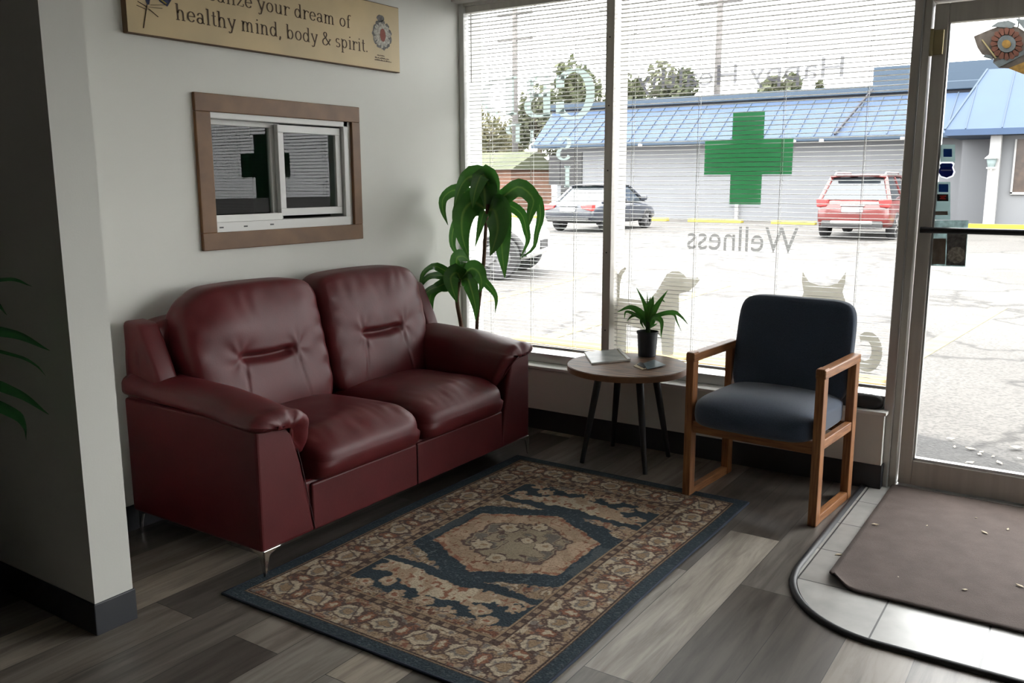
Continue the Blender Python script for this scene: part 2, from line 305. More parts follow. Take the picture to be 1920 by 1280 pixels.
# door
door = SE('door_1', (XJ1, 4.24, 0))
dx0, dx1 = XJ1+.006, .30
d0, d1 = 4.225, 4.27
MB().box(dx0, dx0+.056, d0, d1, .018, 2.125).build('stile', M['alu'], door, bevel=.004)
MB().box(dx1-.068, dx1, d0, d1, .018, 2.125).build('stile', M['alu'], door, bevel=.004)
MB().box(dx0+.056, dx1-.068, d0, d1, .018, .135).build('bottom_rail', M['alu'], door, bevel=.004)
MB().box(dx0+.056, dx1-.068, d0, d1, 2.045, 2.125).build('top_rail', M['alu'], door, bevel=.004)
MB().box(dx0+.050, dx1-.062, d0+.02, d0+.026, .13, 2.05).build('pane', M['glass'], door)
gb = MB().box(dx0+.054, dx0+.064, d0+.006, d0+.036, .135, 2.045).box(dx0+.058, dx1-.07, d0+.006, d0+.036, .133, .147); gb.build('glazing_bead', M['alu_lt'], door)
MB().tube([(dx0+.02, 4.165, 1.185), (dx1-.02, 4.165, 1.185)], .013, 12).tube([(dx0+.03, 4.165, 1.185), (dx0+.03, 4.227, 1.185)], .012, 8).tube([(dx1-.03, 4.165, 1.185), (dx1-.03, 4.227, 1.185)], .012, 8).build('push_bar', M['blackm'], door, smooth=True, angle=.8)
hz = AY(1762, 78, 4.2).z
MB().box(XJ1-.012, XJ1+.05, 4.208, 4.226, hz-.05, hz+.05).tube([(XJ1+.004, 4.208, hz-.055), (XJ1+.004, 4.208, hz+.055)], .009, 10).build('hinge', M['brass'], door, bevel=.002)
MB().box(.02, .30, 4.13, 4.22, 2.08, 2.14).bar((-.15, 4.19, 2.11), (.1, 4.19, 2.11), .02, .02).build('door_closer', M['blackm'], door, bevel=.004)
S('trim_4', MB().box(XJ1, .31, 4.20, 4.36, 0, .016), M['alu_lt'], bevel=.003)
S('trim_5', MB().box(.305, .375, 4.175, 4.36, 0, 2.14), M['alu'], bevel=.004)
win2 = SE('added_window', (.4, YG, .1))  # unseen window added without blinds to let more daylight in
fr_box(.376, 3.6, 4.2, 4.35, .0, .10, p=win2); fr_box(3.5, 3.6, 4.2, 4.35, .1, 2.134, p=win2); fr_box(1.95, 2.0, 4.2, 4.35, .1, 2.134, p=win2, name='mullion')
MB().box(.376, 3.52, YG, YG+.006, .09, 2.134).build('pane', M['glass'], win2)
# ------------------------------------------------------------------ venetian blinds
def blind(x0, x1, label, seed, cords):
    r = random.Random(seed); zt, zb, yc = 2.325, .455, 4.235
    t = thing('venetian_blind', label, 'window blind', ((x0+x1)/2, yc, zb), 'white venetian blinds in the shop window')
    MB().box(x0, x1, yc-.02, yc+.02, zt+.01, zt+.045).build('headrail', M['alu'] if x0 < -3 else M['alu'], t, bevel=.002)
    mb = MB(); n = 87
    for i in range(n):
        z = zb+.018+(zt-zb-.02)*i/(n-1)+r.uniform(-.0012, .0012); ti = math.radians(-5+r.uniform(-1.6, 1.6)); hw = .0125; sx = r.uniform(-.002, .002)
        pr = [(-hw, 0), (-hw*.35, .0016), (hw*.35, .0016), (hw, 0)]
        pts = [(a*math.cos(ti)-b*math.sin(ti), a*math.sin(ti)+b*math.cos(ti)) for a, b in pr]
        V = []; K = 9
        for k in range(K):
            x = x0+.004+(x1-x0-.008)*k/(K-1)+sx; dz = -.0012*math.sin(PI*((k*2) % (K-1))/(K-1))+r.uniform(-.0004, .0004)
            V += [(x, yc+a, z+b+dz) for a, b in pts]+[(x, yc+a, z+b+dz-.0006) for a, b in reversed(pts)]
        F = [(k*8+j, (k+1)*8+j, (k+1)*8+(j+1) % 8, k*8+(j+1) % 8) for k in range(K-1) for j in range(8)]+[tuple(range(8))[::-1], tuple((K-1)*8+j for j in range(8))]
        mb.add(V, F)
    mb.build('slats', M['slat'], t)
    MB().box(x0, x1, yc-.012, yc+.012, zb-.006, zb+.008).build('bottom_rail', M['slat'], t, bevel=.003)
    for c in cords:
        MB().tube([(c, yc-.0135, zb), (c, yc-.0135, zt+.01)], .0011, 6).tube([(c, yc+.0135, zb), (c, yc+.0135, zt+.01)], .0011, 6).build('ladder_cord', M['cord'], t)
    return t
b1 = blind(XL+.038, -2.226, 'white venetian blind in the narrow left window pane behind the tall plant', 1, (-2.98, -2.70, -2.42))
b2 = blind(-2.168, XJ0-.004, 'wide white venetian blind in the middle pane behind the blue chair', 2, (-2.08, -1.72, -1.30, -.93))
MB().tube([(XL+.08, 4.213, 2.33), (XL+.081, 4.21, 1.95)], .003, 6).build('tilt_wand', M['cord'], b1)
S('trim_6', MB().box(XL+.001, XL+.95, 4.13, 4.2, 2.385, 2.42).box(XL+.001, XJ0, 4.16, 4.2, 2.405, 2.50), M['alu'], bevel=.004)
# ------------------------------------------------------------------ text and glyph drawing
def text_mesh(s, size):
    cu = bpy.data.curves.new('t', 'FONT'); cu.body = s; cu.size = size; cu.resolution_u = 4; o = bpy.data.objects.new('t', cu); C.objects.link(o)
    bpy.context.view_layer.update(); me = bpy.data.meshes.new_from_object(o.evaluated_get(bpy.context.evaluated_depsgraph_get()))
    V = [v.co.copy() for v in me.vertices]; F = [tuple(p.vertices) for p in me.polygons]
    bpy.data.objects.remove(o); bpy.data.curves.remove(cu); bpy.data.meshes.remove(me)
    return V, F
def place_text(mb, s, x0, x1, z0, hgt, Y, mirror=False):      # text in a y = Y plane, fitted to x0..x1; hgt scales its height
    V, F = text_mesh(s, 1); a = min(v.x for v in V); b = max(v.x for v in V); lo = 0; hi = max(v.y for v in V)
    P = []
    for v in V:
        t = (v.x-a)/(b-a); x = x1-(x1-x0)*t if mirror else x0+(x1-x0)*t
        P.append((x, Y, z0+(v.y-lo)/(hi-lo)*hgt))
    return mb.add(P, F)
def arc(cx, cy, rx, ry, a0, a1, n=14): return [(cx+rx*math.cos(math.radians(a0+(a1-a0)*i/n)), cy+ry*math.sin(math.radians(a0+(a1-a0)*i/n))) for i in range(n+1)]
def stem(x, y0, y1, top=True, bot=True, half=False):
    S_ = [[(x, y0), (x, y1)]]
    if bot: S_.append([(x-.2, y0+.02), (x+.2, y0+.02)])
    if top: S_.append([(x-.22, y1-.04), (x+.02, y1-.02)])
    return S_
G = {
 'o': (1.05, [arc(.52, .5, .36, .46, 0, 360, 24)]),
 'e': (.98, [arc(.5, .5, .36, .46, 0, 325, 22), [(.14, .53), (.86, .53)]]),
 'a': (1.0, [arc(.45, .70, .26, .26, 165, 0)+[(.72, .12), (.9, .03)], arc(.42, .27, .28, .25, 10, 350, 18), [(.2, .72), (.2, .78)]]),
 'l': (.56, stem(.28, 0, 1.5)), 'i': (.56, stem(.28, 0, 1)+[[(.24, 1.33), (.34, 1.33)], [(.28, 1.27), (.28, 1.40)]]),
 'z': (.92, [[(.1, .74), (.12, .94), (.8, .94), (.12, .05), (.82, .05), (.84, .27)]]),
 'y': (1.0, [[(.14, .97), (.52, .08)], [(.88, .97), (.42, -.33), (.2, -.42), (.14, -.28)], [(0, .97), (.32, .97)], [(.7, .97), (1.02, .97)]]),
 'u': (1.12, [[(.24, .96), (.24, .3)]+arc(.52, .3, .28, .26, 180, 320, 10)+[(.84, .3)], [(.84, .98), (.84, .02), (1.02, .04)], [(.04, .97), (.24, .97)], [(.64, .97), (.84, .97)]]),
 'r': (.84, stem(.26, 0, 1)+[[(.28, .6)]+arc(.6, .62, .3, .32, 150, 40, 8), [(.74, .78), (.80, .86)]]),
 'd': (1.12, [arc(.46, .48, .33, .46, 20, 345, 22), [(.82, 1.5), (.82, .02), (1.02, .04)], [(.62, 1.47), (.82, 1.47)]]),
 'm': (1.68, stem(.26, 0, 1)+[[(.28, .66)]+arc(.53, .68, .24, .27, 140, 0, 8)+[(.78, 0)], [(.8, .66)]+arc(1.05, .68, .24, .27, 140, 0, 8)+[(1.3, 0)], [(.6, .02), (.96, .02)], [(1.12, .02), (1.5, .02)]]),
 'n': (1.15, stem(.26, 0, 1)+[[(.28, .62)]+arc(.55, .66, .27, .29, 140, 0, 8)+[(.84, 0)], [(.66, .02), (1.04, .02)]]),
 'h': (1.15, stem(.26, 0, 1.5)+[[(.28, .62)]+arc(.55, .66, .27, .29, 140, 0, 8)+[(.84, 0)], [(.66, .02), (1.04, .02)]]),
 'f': (.62, [[(.3, 0), (.3, 1.1)]+arc(.54, 1.15, .24, .32, 170, 45, 8), [(.1, .02), (.52, .02)], [(.06, .95), (.58, .95)]]),
 't': (.62, [[(.3, 1.35), (.3, .25)]+arc(.47, .25, .17, .22, 180, 310, 6), [(.06, .95), (.56, .95)]]),
 'b': (1.1, [[(.24, 1.5), (.24, 0)], arc(.56, .48, .33, .46, 160, -165, 22), [(.04, 1.47), (.24, 1.47)]]),
 's': (.82, [arc(.42, .72, .24, .23, 30, 255, 10)+arc(.42, .26, .27, .23, 75, -150, 10)]),
 'p': (1.1, [[(.24, .98), (.24, -.48)], arc(.56, .5, .33, .44, 160, -165, 22), [(.04, .97), (.24, .97)], [(.04, -.48), (.46, -.48)]]),
 ',': (.4, [[(.2, .1), (.22, -.05), (.1, -.28)], [(.12, .06), (.24, .06)]]), '.': (.4, [[(.2, 0), (.2, .15)]]),
 '&': (1.35, [[(1.2, .66), (.86, .2), (.6, .02)]+arc(.44, .34, .32, .34, -80, -230, 8)+[(.6, .86)]+arc(.5, 1.15, .2, .24, -45, 200, 10)+[(1.16, .06)], [(1.0, .68), (1.35, .68)]]),
 'R': (1.4, stem(.3, 0, 1.45)+[[(.3, 1.43), (.7, 1.43)]+arc(.7, 1.09, .34, .34, 90, -90, 10)+[(.3, .75)], [(.72, .75), (1.2, .03), (1.4, .03)]]),
 'C': (1.35, [arc(.72, .72, .6, .74, 42, 318, 26), [(1.2, 1.35), (1.2, .95)], [(1.2, .12), (1.2, .5)]]),
 'B': (1.25, [[(.25, 0), (.25, 1.45)], [(.02, 1.43), (.6, 1.43)]+arc(.62, 1.1, .36, .33, 90, -90, 10)+[(.25, .77)], [(.6, .77)]+arc(.66, .4, .42, .38, 90, -90, 10)+[(.02, .02)]]),
 'D': (1.4, [[(.28, 0), (.28, 1.45)], [(.02, 1.43), (.6, 1.43)]+arc(.6, .725, .62, .705, 90, -90, 18)+[(.02, .02)]]),
 'P': (1.2, [[(.28, 0), (.28, 1.45)], [(.02, 1.43), (.6, 1.43)]+arc(.62, 1.05, .4, .38, 90, -90, 12)+[(.28, .67)], [(.06, .02), (.52, .02)]]),
 'S': (1.1, [arc(.55, 1.06, .4, .38, 25, 260, 14)+arc(.55, .36, .42, .36, 80, -160, 14)]),
 'I': (.6, [[(.3, 0), (.3, 1.45)], [(.08, .02), (.52, .02)], [(.08, 1.43), (.52, 1.43)]]), ' ': (.5, [])}
def glyphs(s, thick=.19, thin=.075):
    V = []; F = []; x = 0
    for ch in s:
        adv, st = G[ch]
        for pl in st:
            k = len(pl); n0 = len(V)
            for i, p in enumerate(pl):
                a = pl[max(i-1, 0)]; b = pl[min(i+1, k-1)]; dx, dy = b[0]-a[0], b[1]-a[1]; L = math.hypot(dx, dy) or 1; dx /= L; dy /= L
                w_ = (thin+(thick-thin)*abs(dy)**1.3)/2; V += [(x+p[0]-dy*w_, p[1]+dx*w_), (x+p[0]+dy*w_, p[1]-dx*w_)]
            F += [(n0+2*i, n0+2*i+1, n0+2*i+3, n0+2*i+2) for i in range(k-1)]
        x += adv+.04
    return V, F, x
# ------------------------------------------------------------------ printed sign on the left wall
sy0, sy1, sz0, sz1 = 2.085, 3.65, 1.955, 2.28; sx = XL+.03
sg = thing('wall_sign', 'long cream wooden sign with brown lettering above the sliding window', 'sign', (XL, (sy0+sy1)/2, sz0))
MB().box(XL+.001, sx, sy0, sy1, sz0, sz1).build('board', M['sign_edge'], sg, bevel=.003)
MB().box(sx-.001, sx+.0015, sy0+.004, sy1-.004, sz0+.004, sz1-.004).build('printed_face', M['sign'], sg)
def line(s, y0, y1, z0, xh, name='lettering', m='ink'):
    V, F, L = glyphs(s); mb = MB(); mb.add([(sx+.0024, y0+(y1-y0)*a/L, z0+b*xh) for a, b in V], F); mb.build(name, M[m], sg)
line('healthy mind, body & spirit.', 2.30, 3.41, 2.032, .0415)
line('Realize your dream of', 2.395, 3.29, 2.131, .0400)
def disc(mb, cy, cz, ry, rz, X, n=24, wob=0, sd=1):
    r = random.Random(sd); mb.add([(X, cy, cz)]+[(X, cy+ry*(1+r.uniform(-wob, wob))*math.cos(2*PI*i/n), cz+rz*(1+r.uniform(-wob, wob))*math.sin(2*PI*i/n)) for i in range(n)], [(0, 1+i, 1+(i+1) % n) for i in range(n)])
e1 = MB(); ey, ez = 3.515, 2.128
for i in range(11):
    a = 2*PI*i/11+.3; disc(e1, ey+.052*math.cos(a), ez+.052*math.sin(a), .023, .021, sx+.0022, 14, .2, i)
disc(e1, ey, ez, .058, .06, sx+.0023); disc(e1, ey-.01, ez+.078, .028, .018, sx+.0022, 14, .2, 5)
eo = e1.build('emblem', M['ink_gray'], sg)
e2 = MB()
for i in range(11):
    a = 2*PI*i/11+.1; disc(e2, ey+.05*math.cos(a), ez+.05*math.sin(a), .014, .013, sx+.0026, 10, .3, i+20)
disc(e2, ey, ez, .046, .05, sx+.0028); e2.build('emblem_fill', M['ink_lt'], eo)
e3 = MB(); disc(e3, ey+.005, ez, .021, .032, sx+.0033); e3.build('emblem_center', M['ink_red'], eo)
e4 = MB(); r_ = random.Random(3)
for k, (zz, y0, y1) in enumerate(((2.024, 3.475, 3.53), (2.011, 3.458, 3.56), (2.000, 3.455, 3.58))):
    y = y0
    while y < y1: l = r_.uniform(.003, .008); e4.box(sx+.002, sx+.0024, y, y+l, zz, zz+r_.uniform(.003, .007)); y += l+.0015
e4.build('small_print', M['ink'], sg)
ft = MB(); fy, fz = 2.222, 2.12
ft.add([(sx+.0024, fy+a, fz+b) for a, b in ((-.06, .16), (-.072, .06), (-.064, .0), (-.045, -.05), (-.035, -.05), (-.022, 0), (-.016, .08), (-.03, .16))], [tuple(range(8))])
ft.add([(sx+.0024, fy+a, fz+b) for a, b in ((-.008, .16), (-.01, .03), (.01, -.03), (.045, -.045), (.085, .01), (.12, .09), (.12, .16))], [tuple(range(7))])
fo = ft.build('feather', M['ink_blue'], sg)
fq = MB()
for a in ((-.045, -.05, -.068, -.14), (-.045, -.06, -.085, -.045), (-.048, -.07, -.09, -.06), (-.04, -.06, .02, -.055), (-.04, -.065, .0, -.09), (-.03, -.05, .035, -.04)):
    fq.bar((sx+.0026, fy+a[0], fz+a[1]), (sx+.0026, fy+a[2], fz+a[3]), .0012, .006, (1, 0, 0))
fq.build('quill', M['ink'], fo)
fg = MB(); fg.tube([(sx+.0026, fy-.008, fz+.16), (sx+.0026, fy-.006, fz+.04), (sx+.0026, fy+.01, fz-.02), (sx+.0026, fy+.04, fz-.035)], .0035, 6); fg.build('gold_edge', M['ink_gold'], fo)
# ------------------------------------------------------------------ sliding window in the left wall
w2 = SE('window_2', (XL, (oy0+oy1)/2, oz0))
ty0, ty1, tz0, tz1 = 2.375, 3.347, 1.108, 1.762; tw = .075
for a in ((ty0, ty1, tz1-tw, tz1), (ty0, ty1, tz0, tz0+tw), (ty0, ty0+tw, tz0+tw, tz1-tw), (ty1-tw*.75, ty1, tz0+tw, tz1-tw)):
    MB().box(XL, XL+.018, *a).build('wood_casing', M['trim'], w2, bevel=.003)
a0, a1, c0, c1 = oy0, oy1+.004, oz0, oz1
MB().box(XL-.11, XL+.004, a0, a1, c1-.028, c1).box(XL-.11, XL+.004, a0, a0+.018, c0, c1).box(XL-.11, XL+.004, a1-.03, a1, c0, c1).box(XL-.11, XL+.006, a0, a1, c0, c0+.045).build('vinyl_frame', M['vinyl'], w2, bevel=.003)
MB().box(XL+.006, XL+.0075, 2.47, 2.49, c0+.02, c0+.026).box(XL+.006, XL+.0075, 2.60, 2.62, c0+.02, c0+.026).box(XL+.006, XL+.0075, 2.75, 2.77, c0+.022, c0+.028).build('weep_slot', M['blackm'], w2)
def sash(y0, y1, z0, z1, x, w_, m, wl=None):
    s_ = MB().box(x-.012, x+.012, y0, y1, z1-w_, z1).box(x-.012, x+.012, y0, y1, z0, z0+w_).box(x-.012, x+.012, y0, y0+w_, z0+w_, z1-w_).box(x-.012, x+.012, y1-(wl or w_), y1, z0+w_, z1-w_).build('sash', M[m], w2, bevel=.002)
    MB().box(x-.003, x+.001, y0+w_*.9, y1-w_*.9, z0+w_*.9, z1-w_*.9).build('pane', M['glass_in'], s_)
ym = AX(519, 300, XL-.03).y
sash(a0+.018, ym+.04, c0+.045, c1-.028, XL-.06, .022, 'vinyl', .06)
sash(ym, a1-.035, c0+.06, c1-.035, XL-.028, .034, 'vinyl')
MB().box(XL-.018, XL-.004, a0+.018, ym-.005, c0+.045, c0+.075).build('track_cover', M['ledge'], w2, bevel=.002)
# ------------------------------------------------------------------ decals on the glass
YD = YG
def decal(name, label, mb, m, cat='window decal', grp=None):
    n = len(mb.v); c = Vector((0, 0, 0))
    for p in mb.v: c += Vector(p)
    c /= n; ORG['_'] = c
    o = mb.build(name, m); me = o.data
    for v in me.vertices: v.co -= c
    o.location = c; return tag(o, label, cat, grp)
M['green'] = film_mat('green_vinyl', (.07, .25, .125), .93, .7)
M['frost'] = film_mat('frosted_vinyl', (.29, .35, .335), .88, .6)
M['greyv'] = film_mat('grey_vinyl', (.17, .17, .165), .95, .45)
M['taupe'] = film_mat('taupe_vinyl', (.44, .425, .375), .88, .5)
def ppoly(mb, px_, Y=None, dep=.0008):
    P = [AY(x, y, Y or YD) for x, y in px_]; n = len(P); Q = [(p.x, p.y-dep, p.z) for p in P]
    return mb.add([tuple(p) for p in P]+Q, [tuple(range(n)), tuple(range(n, 2*n))[::-1]]+[(i, (i+1) % n, n+(i+1) % n, n+i) for i in range(n)])
cx0, cx1, cz0, cz1 = AY(1321, 300, YD).x, AY(1486, 300, YD).x, AY(1395, 383, YD).z, AY(1405, 210, YD).z
xa, xb = AY(1371, 300, YD).x, AY(1430, 300, YD).x; za, zb_ = AY(1400, 327, YD).z, AY(1400, 262, YD).z
gc = MB().prism([(xa, cz0), (xb, cz0), (xb, za), (cx1, za), (cx1, zb_), (xb, zb_), (xb, cz1), (xa, cz1), (xa, zb_), (cx0, zb_), (cx0, za), (xa, za)], (0, YD, 0), (1, 0, 0), (0, 0, 1), (0, -.0008, 0))
decal('green_cross', 'large translucent green cross decal on the middle window pane', gc, M['green'])
def gtext(mb, s, px0, px1, py0, ph, Y=YD-.0006, thick=.3, thin=.1, capH=1.45):
    V, F, L = glyphs(s, thick, thin); p = AY(px0, py0, Y); q = AY(px1, py0, Y); z0 = p.z; t = AY(px0, py0-ph, Y).z-z0
    mb.add([(q.x+(p.x-q.x)*a/L, Y, z0+b/capH*t) for a, b in V], F); return mb
def letters(label, items, m):
    t = None
    for mb in items:
        if t is None: c = sum((Vector(v) for v in mb.v), Vector())/len(mb.v); t = thing('shop_lettering', label, 'lettering', c)
        mb.build('letter', M[m], t)
def word(txt, x0, x1, z0, hgt):
    V, F = text_mesh(txt, 1); a = min(v.x for v in V); b = max(v.x for v in V); hi = max(v.y for v in V)
    par = list(range(len(V)))
    def fd(i):
        while par[i] != i: i = par[i]
        return i
    for f in F:
        for k in f[1:]: par[fd(k)] = fd(f[0])
    groups = {}
    for f in F: groups.setdefault(fd(f[0]), []).append(f)
    out = []
    for fs in groups.values():
        ids = sorted({k for f in fs for k in f}); mp = {k: n for n, k in enumerate(ids)}
        out.append(MB().add([(x1-(x1-x0)*(V[k].x-a)/(b-a), YD-.0006, z0+V[k].y/hi*hgt) for k in ids], [tuple(mp[k] for k in f) for f in fs]))
    return out
letters('frosted white mirrored letters CBD on the left window pane', [gtext(MB(), 'C', 1040, 1113, 221, 86), gtext(MB(), 'B', 980, 1036, 220, 74), gtext(MB(), 'D', 898, 970, 218, 68)], 'frost')
letters('smaller frosted letter fragments below the big CBD letters', [gtext(MB(), 'P', 946, 978, 268, 34), gtext(MB(), 'I', 990, 1004, 268, 24), gtext(MB(), 'S', 1042, 1071, 299, 42), gtext(MB(), 'I', 1055, 1071, 350, 38)], 'frost')
p, q = AY(1288, 466, YD), AY(1495, 468, YD); letters('grey mirrored word Wellness under the green cross', word('Wellness', p.x, q.x, p.z, AY(1400, 420, YD).z-AY(1400, 466, YD).z), 'greyv')
M['greyl'] = film_mat('light_grey_vinyl', (.13, .13, .15), .95, .3)
p, q = AY(1195, 165, YD), AY(1581, 147, YD); letters('thin grey mirrored lettering above the blue roof', word('Happy Healthy', p.x, q.x, AY(1560, 145, YD).z, AY(1560, 106, YD).z-AY(1560, 145, YD).z), 'greyl')
sil = lambda pts: [(1130+x/5.82, 460+y/5.82) for x, y in pts]
dg = MB(); ppoly(dg, sil([(245, 238), (258, 252), (215, 320), (190, 420), (183, 570), (300, 582), (440, 590), (520, 580), (590, 500), (650, 400), (700, 315), (760, 282), (830, 282), (880, 310), (915, 350), (1020, 355), (1035, 347), (1060, 375), (1010, 440), (940, 500), (860, 520), (832, 530), (832, 720), (800, 760), (785, 900), (770, 1190), (650, 1190), (640, 1000), (560, 930), (430, 920), (330, 880), (262, 860), (255, 1190), (140, 1190), (150, 900), (148, 680), (130, 540), (132, 420), (155, 340), (200, 265)]))
decal('dog_silhouette', 'grey standing dog silhouette decal behind the small potted plant', dg, M['taupe'])
ct = MB(); s2 = lambda pts: [(1380+x/3.2, 360+y/3.2) for x, y in pts]
ppoly(ct, s2([(400, 475), (412, 500), (440, 540), (500, 560), (560, 562), (610, 545), (645, 500), (660, 478), (655, 540), (638, 600), (655, 650), (650, 720), (690, 900), (700, 1150), (360, 1150), (370, 900), (395, 720), (390, 650), (407, 600), (396, 540)]))
decal('cat_silhouette', 'grey cat silhouette decal with pointed ears behind the blue chair', ct, M['taupe'])
tl = MB(); th = []
for i in range(25): a = math.radians(125-255*i/24); th.append((790+88*math.cos(a), 958-120*math.sin(a)))
for i in range(25): a = math.radians(-130+255*i/24); th.append((772+42*math.cos(a), 950-62*math.sin(a)))
ppoly(tl, s2(th)); decal('cat_tail', 'curled grey tail decal right of the blue chair back', tl, M['taupe'])
# stickers on the door glass
M['stk_pale'] = mat('pale_sticker', (.35, .42, .42), .5, trans=.6); M['stk_blue'] = mat('blue_sticker', (.04, .14, .42), .4, trans=.6); M['stk_navy'] = mat('navy_sticker', (.03, .05, .26), .4, trans=.5)
M['stk_white'] = mat('white_sticker', (.8, .82, .84), .5, trans=.6); M['stk_red'] = mat('red_print', (.5, .03, .02), .5); M['stk_black'] = mat('black_print', (.01, .01, .012), .5)
M['poster1'] = mat('poster_grey_green', (.5, .6, .6), .5, trans=.5, noise_scale=40, noise_amt=.5); M['poster2'] = mat('poster_tan', (.45, .36, .3), .6, trans=.5, noise_scale=30, noise_amt=.4)
YS = d0+.02
def sticker(label, layers, name='door_sticker', grp=None):
    t = None
    for k, (pn, pts, mm) in enumerate(layers):
        mb = MB(); ppoly(mb, pts, YS-.0004-.0008*k, .0007)
        if t is None:
            c = sum((Vector(v) for v in mb.v), Vector())/len(mb.v); t = thing(name, label, 'sticker', c, grp)
        mb.build(pn, M[mm], t)
    return t
def rect(a, b, c, d): return [(a, b), (c, b), (c, d), (a, d)]
sticker('small blue square sticker, topmost of the stickers on the door glass', [('backing', rect(1763, 271, 1791, 303), 'stk_pale'), ('blue_print', rect(1769, 279, 1785, 294), 'stk_blue')])
sh = [(1762, 309), (1766, 306), (1784, 306), (1787, 309), (1785, 314), (1788, 322), (1785, 329), (1775, 333), (1765, 330), (1759, 322), (1763, 314)]
shb = [(1773+(x-1773)*1.22, 320+(y-320)*1.2) for x, y in sh]
sticker('dark blue shield sticker with white rim on the door glass', [('white_rim', shb, 'stk_white'), ('blue_field', sh, 'stk_navy'), ('white_band', rect(1764, 318, 1784, 320), 'stk_white'), ('lettering', [(1766, 310), (1783, 310), (1783, 312.5), (1766, 312.5)], 'stk_blue')])
sticker('tall sticker strip with blue top and black red panel on the door glass', [('backing', rect(1753, 341, 1782, 412), 'stk_pale'), ('blue_print', rect(1760, 345, 1778, 360), 'stk_blue'), ('black_panel', rect(1757, 364, 1778, 377), 'stk_black'), ('red_digits', [(1761, 367), (1774, 366), (1774, 369), (1769, 370), (1774, 372), (1773, 374), (1761, 373), (1765, 370)], 'stk_red'), ('photo_print', rect(1753, 396, 1777, 403), 'poster2')])
ps = sticker('grey poster with round pale emblem behind the door push bar', [('sheet', [(1751, 413), (1816, 413), (1810, 500), (1746, 498)], 'poster1'), ('tan_panel', [(1750, 447), (1774, 447), (1772, 495), (1747, 495)], 'poster2'), ('dark_panel', [(1776, 436), (1813, 437), (1809, 498), (1774, 497)], 'ink_gray')], name='door_poster')
mb = MB(); c = AY(1793, 478, YS-.003); mb.add([tuple(c)]+[(c.x+.034*(1+.08*(i % 2))*math.cos(2*PI*i/26), c.y, c.z+.034*(1+.08*(i % 2))*math.sin(2*PI*i/26)) for i in range(26)], [(0, 1+(i+1) % 26, 1+i) for i in range(26)]); mb.build('round_emblem', M['ink_lt'], ps)
mb = MB()
for x in (1795, 1799, 1803): mb.box(AY(x, 420, YS).x, AY(x+2.6, 420, YS).x, YS-.003, YS-.002, AY(1800, 433, YS).z, AY(1800, 429, YS).z)
mb.build('white_squares', M['stk_white'], ps)
# ------------------------------------------------------------------ sofa
sofa = thing('loveseat', 'burgundy leather loveseat with chrome legs against the left wall', 'sofa', (-2.76, 2.81, 0))
def pillow(fn, nu=64, nv=48):
    """closed surface: cube faces mapped to the unit ball-ish superellipsoid, each point passed through fn(u,v,w) in -1..1"""
    mb = MB(); idx = {}
    def key(p): return (round(p[0], 5), round(p[1], 5), round(p[2], 5))
    def face(ax, sg, n1, n2):
        o = [i for i in range(3) if i != ax]; ids = [[0]*(n2+1) for _ in range(n1+1)]
        for i in range(n1+1):
            for j in range(n2+1):
                p = [0, 0, 0]; p[ax] = sg; p[o[0]] = -1+2*i/n1; p[o[1]] = -1+2*j/n2; k = key(p)
                if k not in idx: idx[k] = len(mb.v); mb.v.append(tuple(fn(*p)))
                ids[i][j] = idx[k]
        for i in range(n1):
            for j in range(n2):
                q = (ids[i][j], ids[i+1][j], ids[i+1][j+1], ids[i][j+1])
                flip = (sg > 0) ^ (ax == 1); mb.f.append(q if flip else q[::-1])
    nx, ny, nz = fn.res
    face(0, -1, ny, nz); face(0, 1, ny, nz); face(1, -1, nx, nz); face(1, 1, nx, nz); face(2, -1, nx, ny); face(2, 1, nx, ny)
    return mb
def rnd(p, k=4.):            # cube -> rounded box (superellipsoid of power k)
    m = max(abs(c) for c in p)
    if m == 0: return p
    s = (sum(abs(c)**k for c in p))**(1/k)
    return tuple(c*m/s for c in p)
def sst(a, b, x): t = min(1, max(0, (x-a)/(b-a))); return t*t*(3-2*t)
def gs(x, s): return math.exp(-(x/s)**2)
def nz3(x, y, z, s=1.): return mnoise.noise(Vector((x*s, y*s, z*s)))
# base: rail, side panels, back frame
MB().box(-3.12, -2.385, 2.16, 3.47, .105, .30).build('base_frame', M['leather'], sofa, bevel=.015, seg=3)
fr = MB()
for yy in ((2.19, 2.80), (2.803, 3.45)): MB().box(-2.40, -2.372, *yy, .10, .285).build('front_rail', M['leather'], sofa, bevel=.008, seg=3)
def side_panel(y_out, sgn):
    # front outline: outer edge vertical, inner edge slopes outwards towards the floor
    poly = [(0, .10), (.255, .10), (.20, .38), (.145, .565), (0, .565)]
    if sgn < 0: poly = [(-a, b) for a, b in poly]
    mb = MB().prism(poly, (-3.14, y_out, 0), (0, 1, 0), (0, 0, 1), (.77, 0, 0))
    mb.build('side_panel', M['leather'], sofa, bevel=.012, seg=3)
side_panel(1.94, 1); side_panel(3.69, -1)
def bf(u, v, w_):
    a, b, c = rnd((u, v, w_), 9)
    return (-3.085+.065*a, 2.815+.865*b, .49+.385*c)
bf.res = (6, 40, 24)
pillow(bf).build('back_frame', M['leather'], sofa, smooth=True)
def wing(y, sg):
    mb = MB().prism([(-3.14, .55), (-2.90, .55), (-2.96, .70), (-3.04, .86), (-3.14, .87)], (0, y, 0), (1, 0, 0), (0, 0, 1), (0, .10*sg, 0)); mb.build('back_wing', M['leather'], sofa, bevel=.02, seg=3, smooth=True)
wing(1.955, 1); wing(3.675, -1)
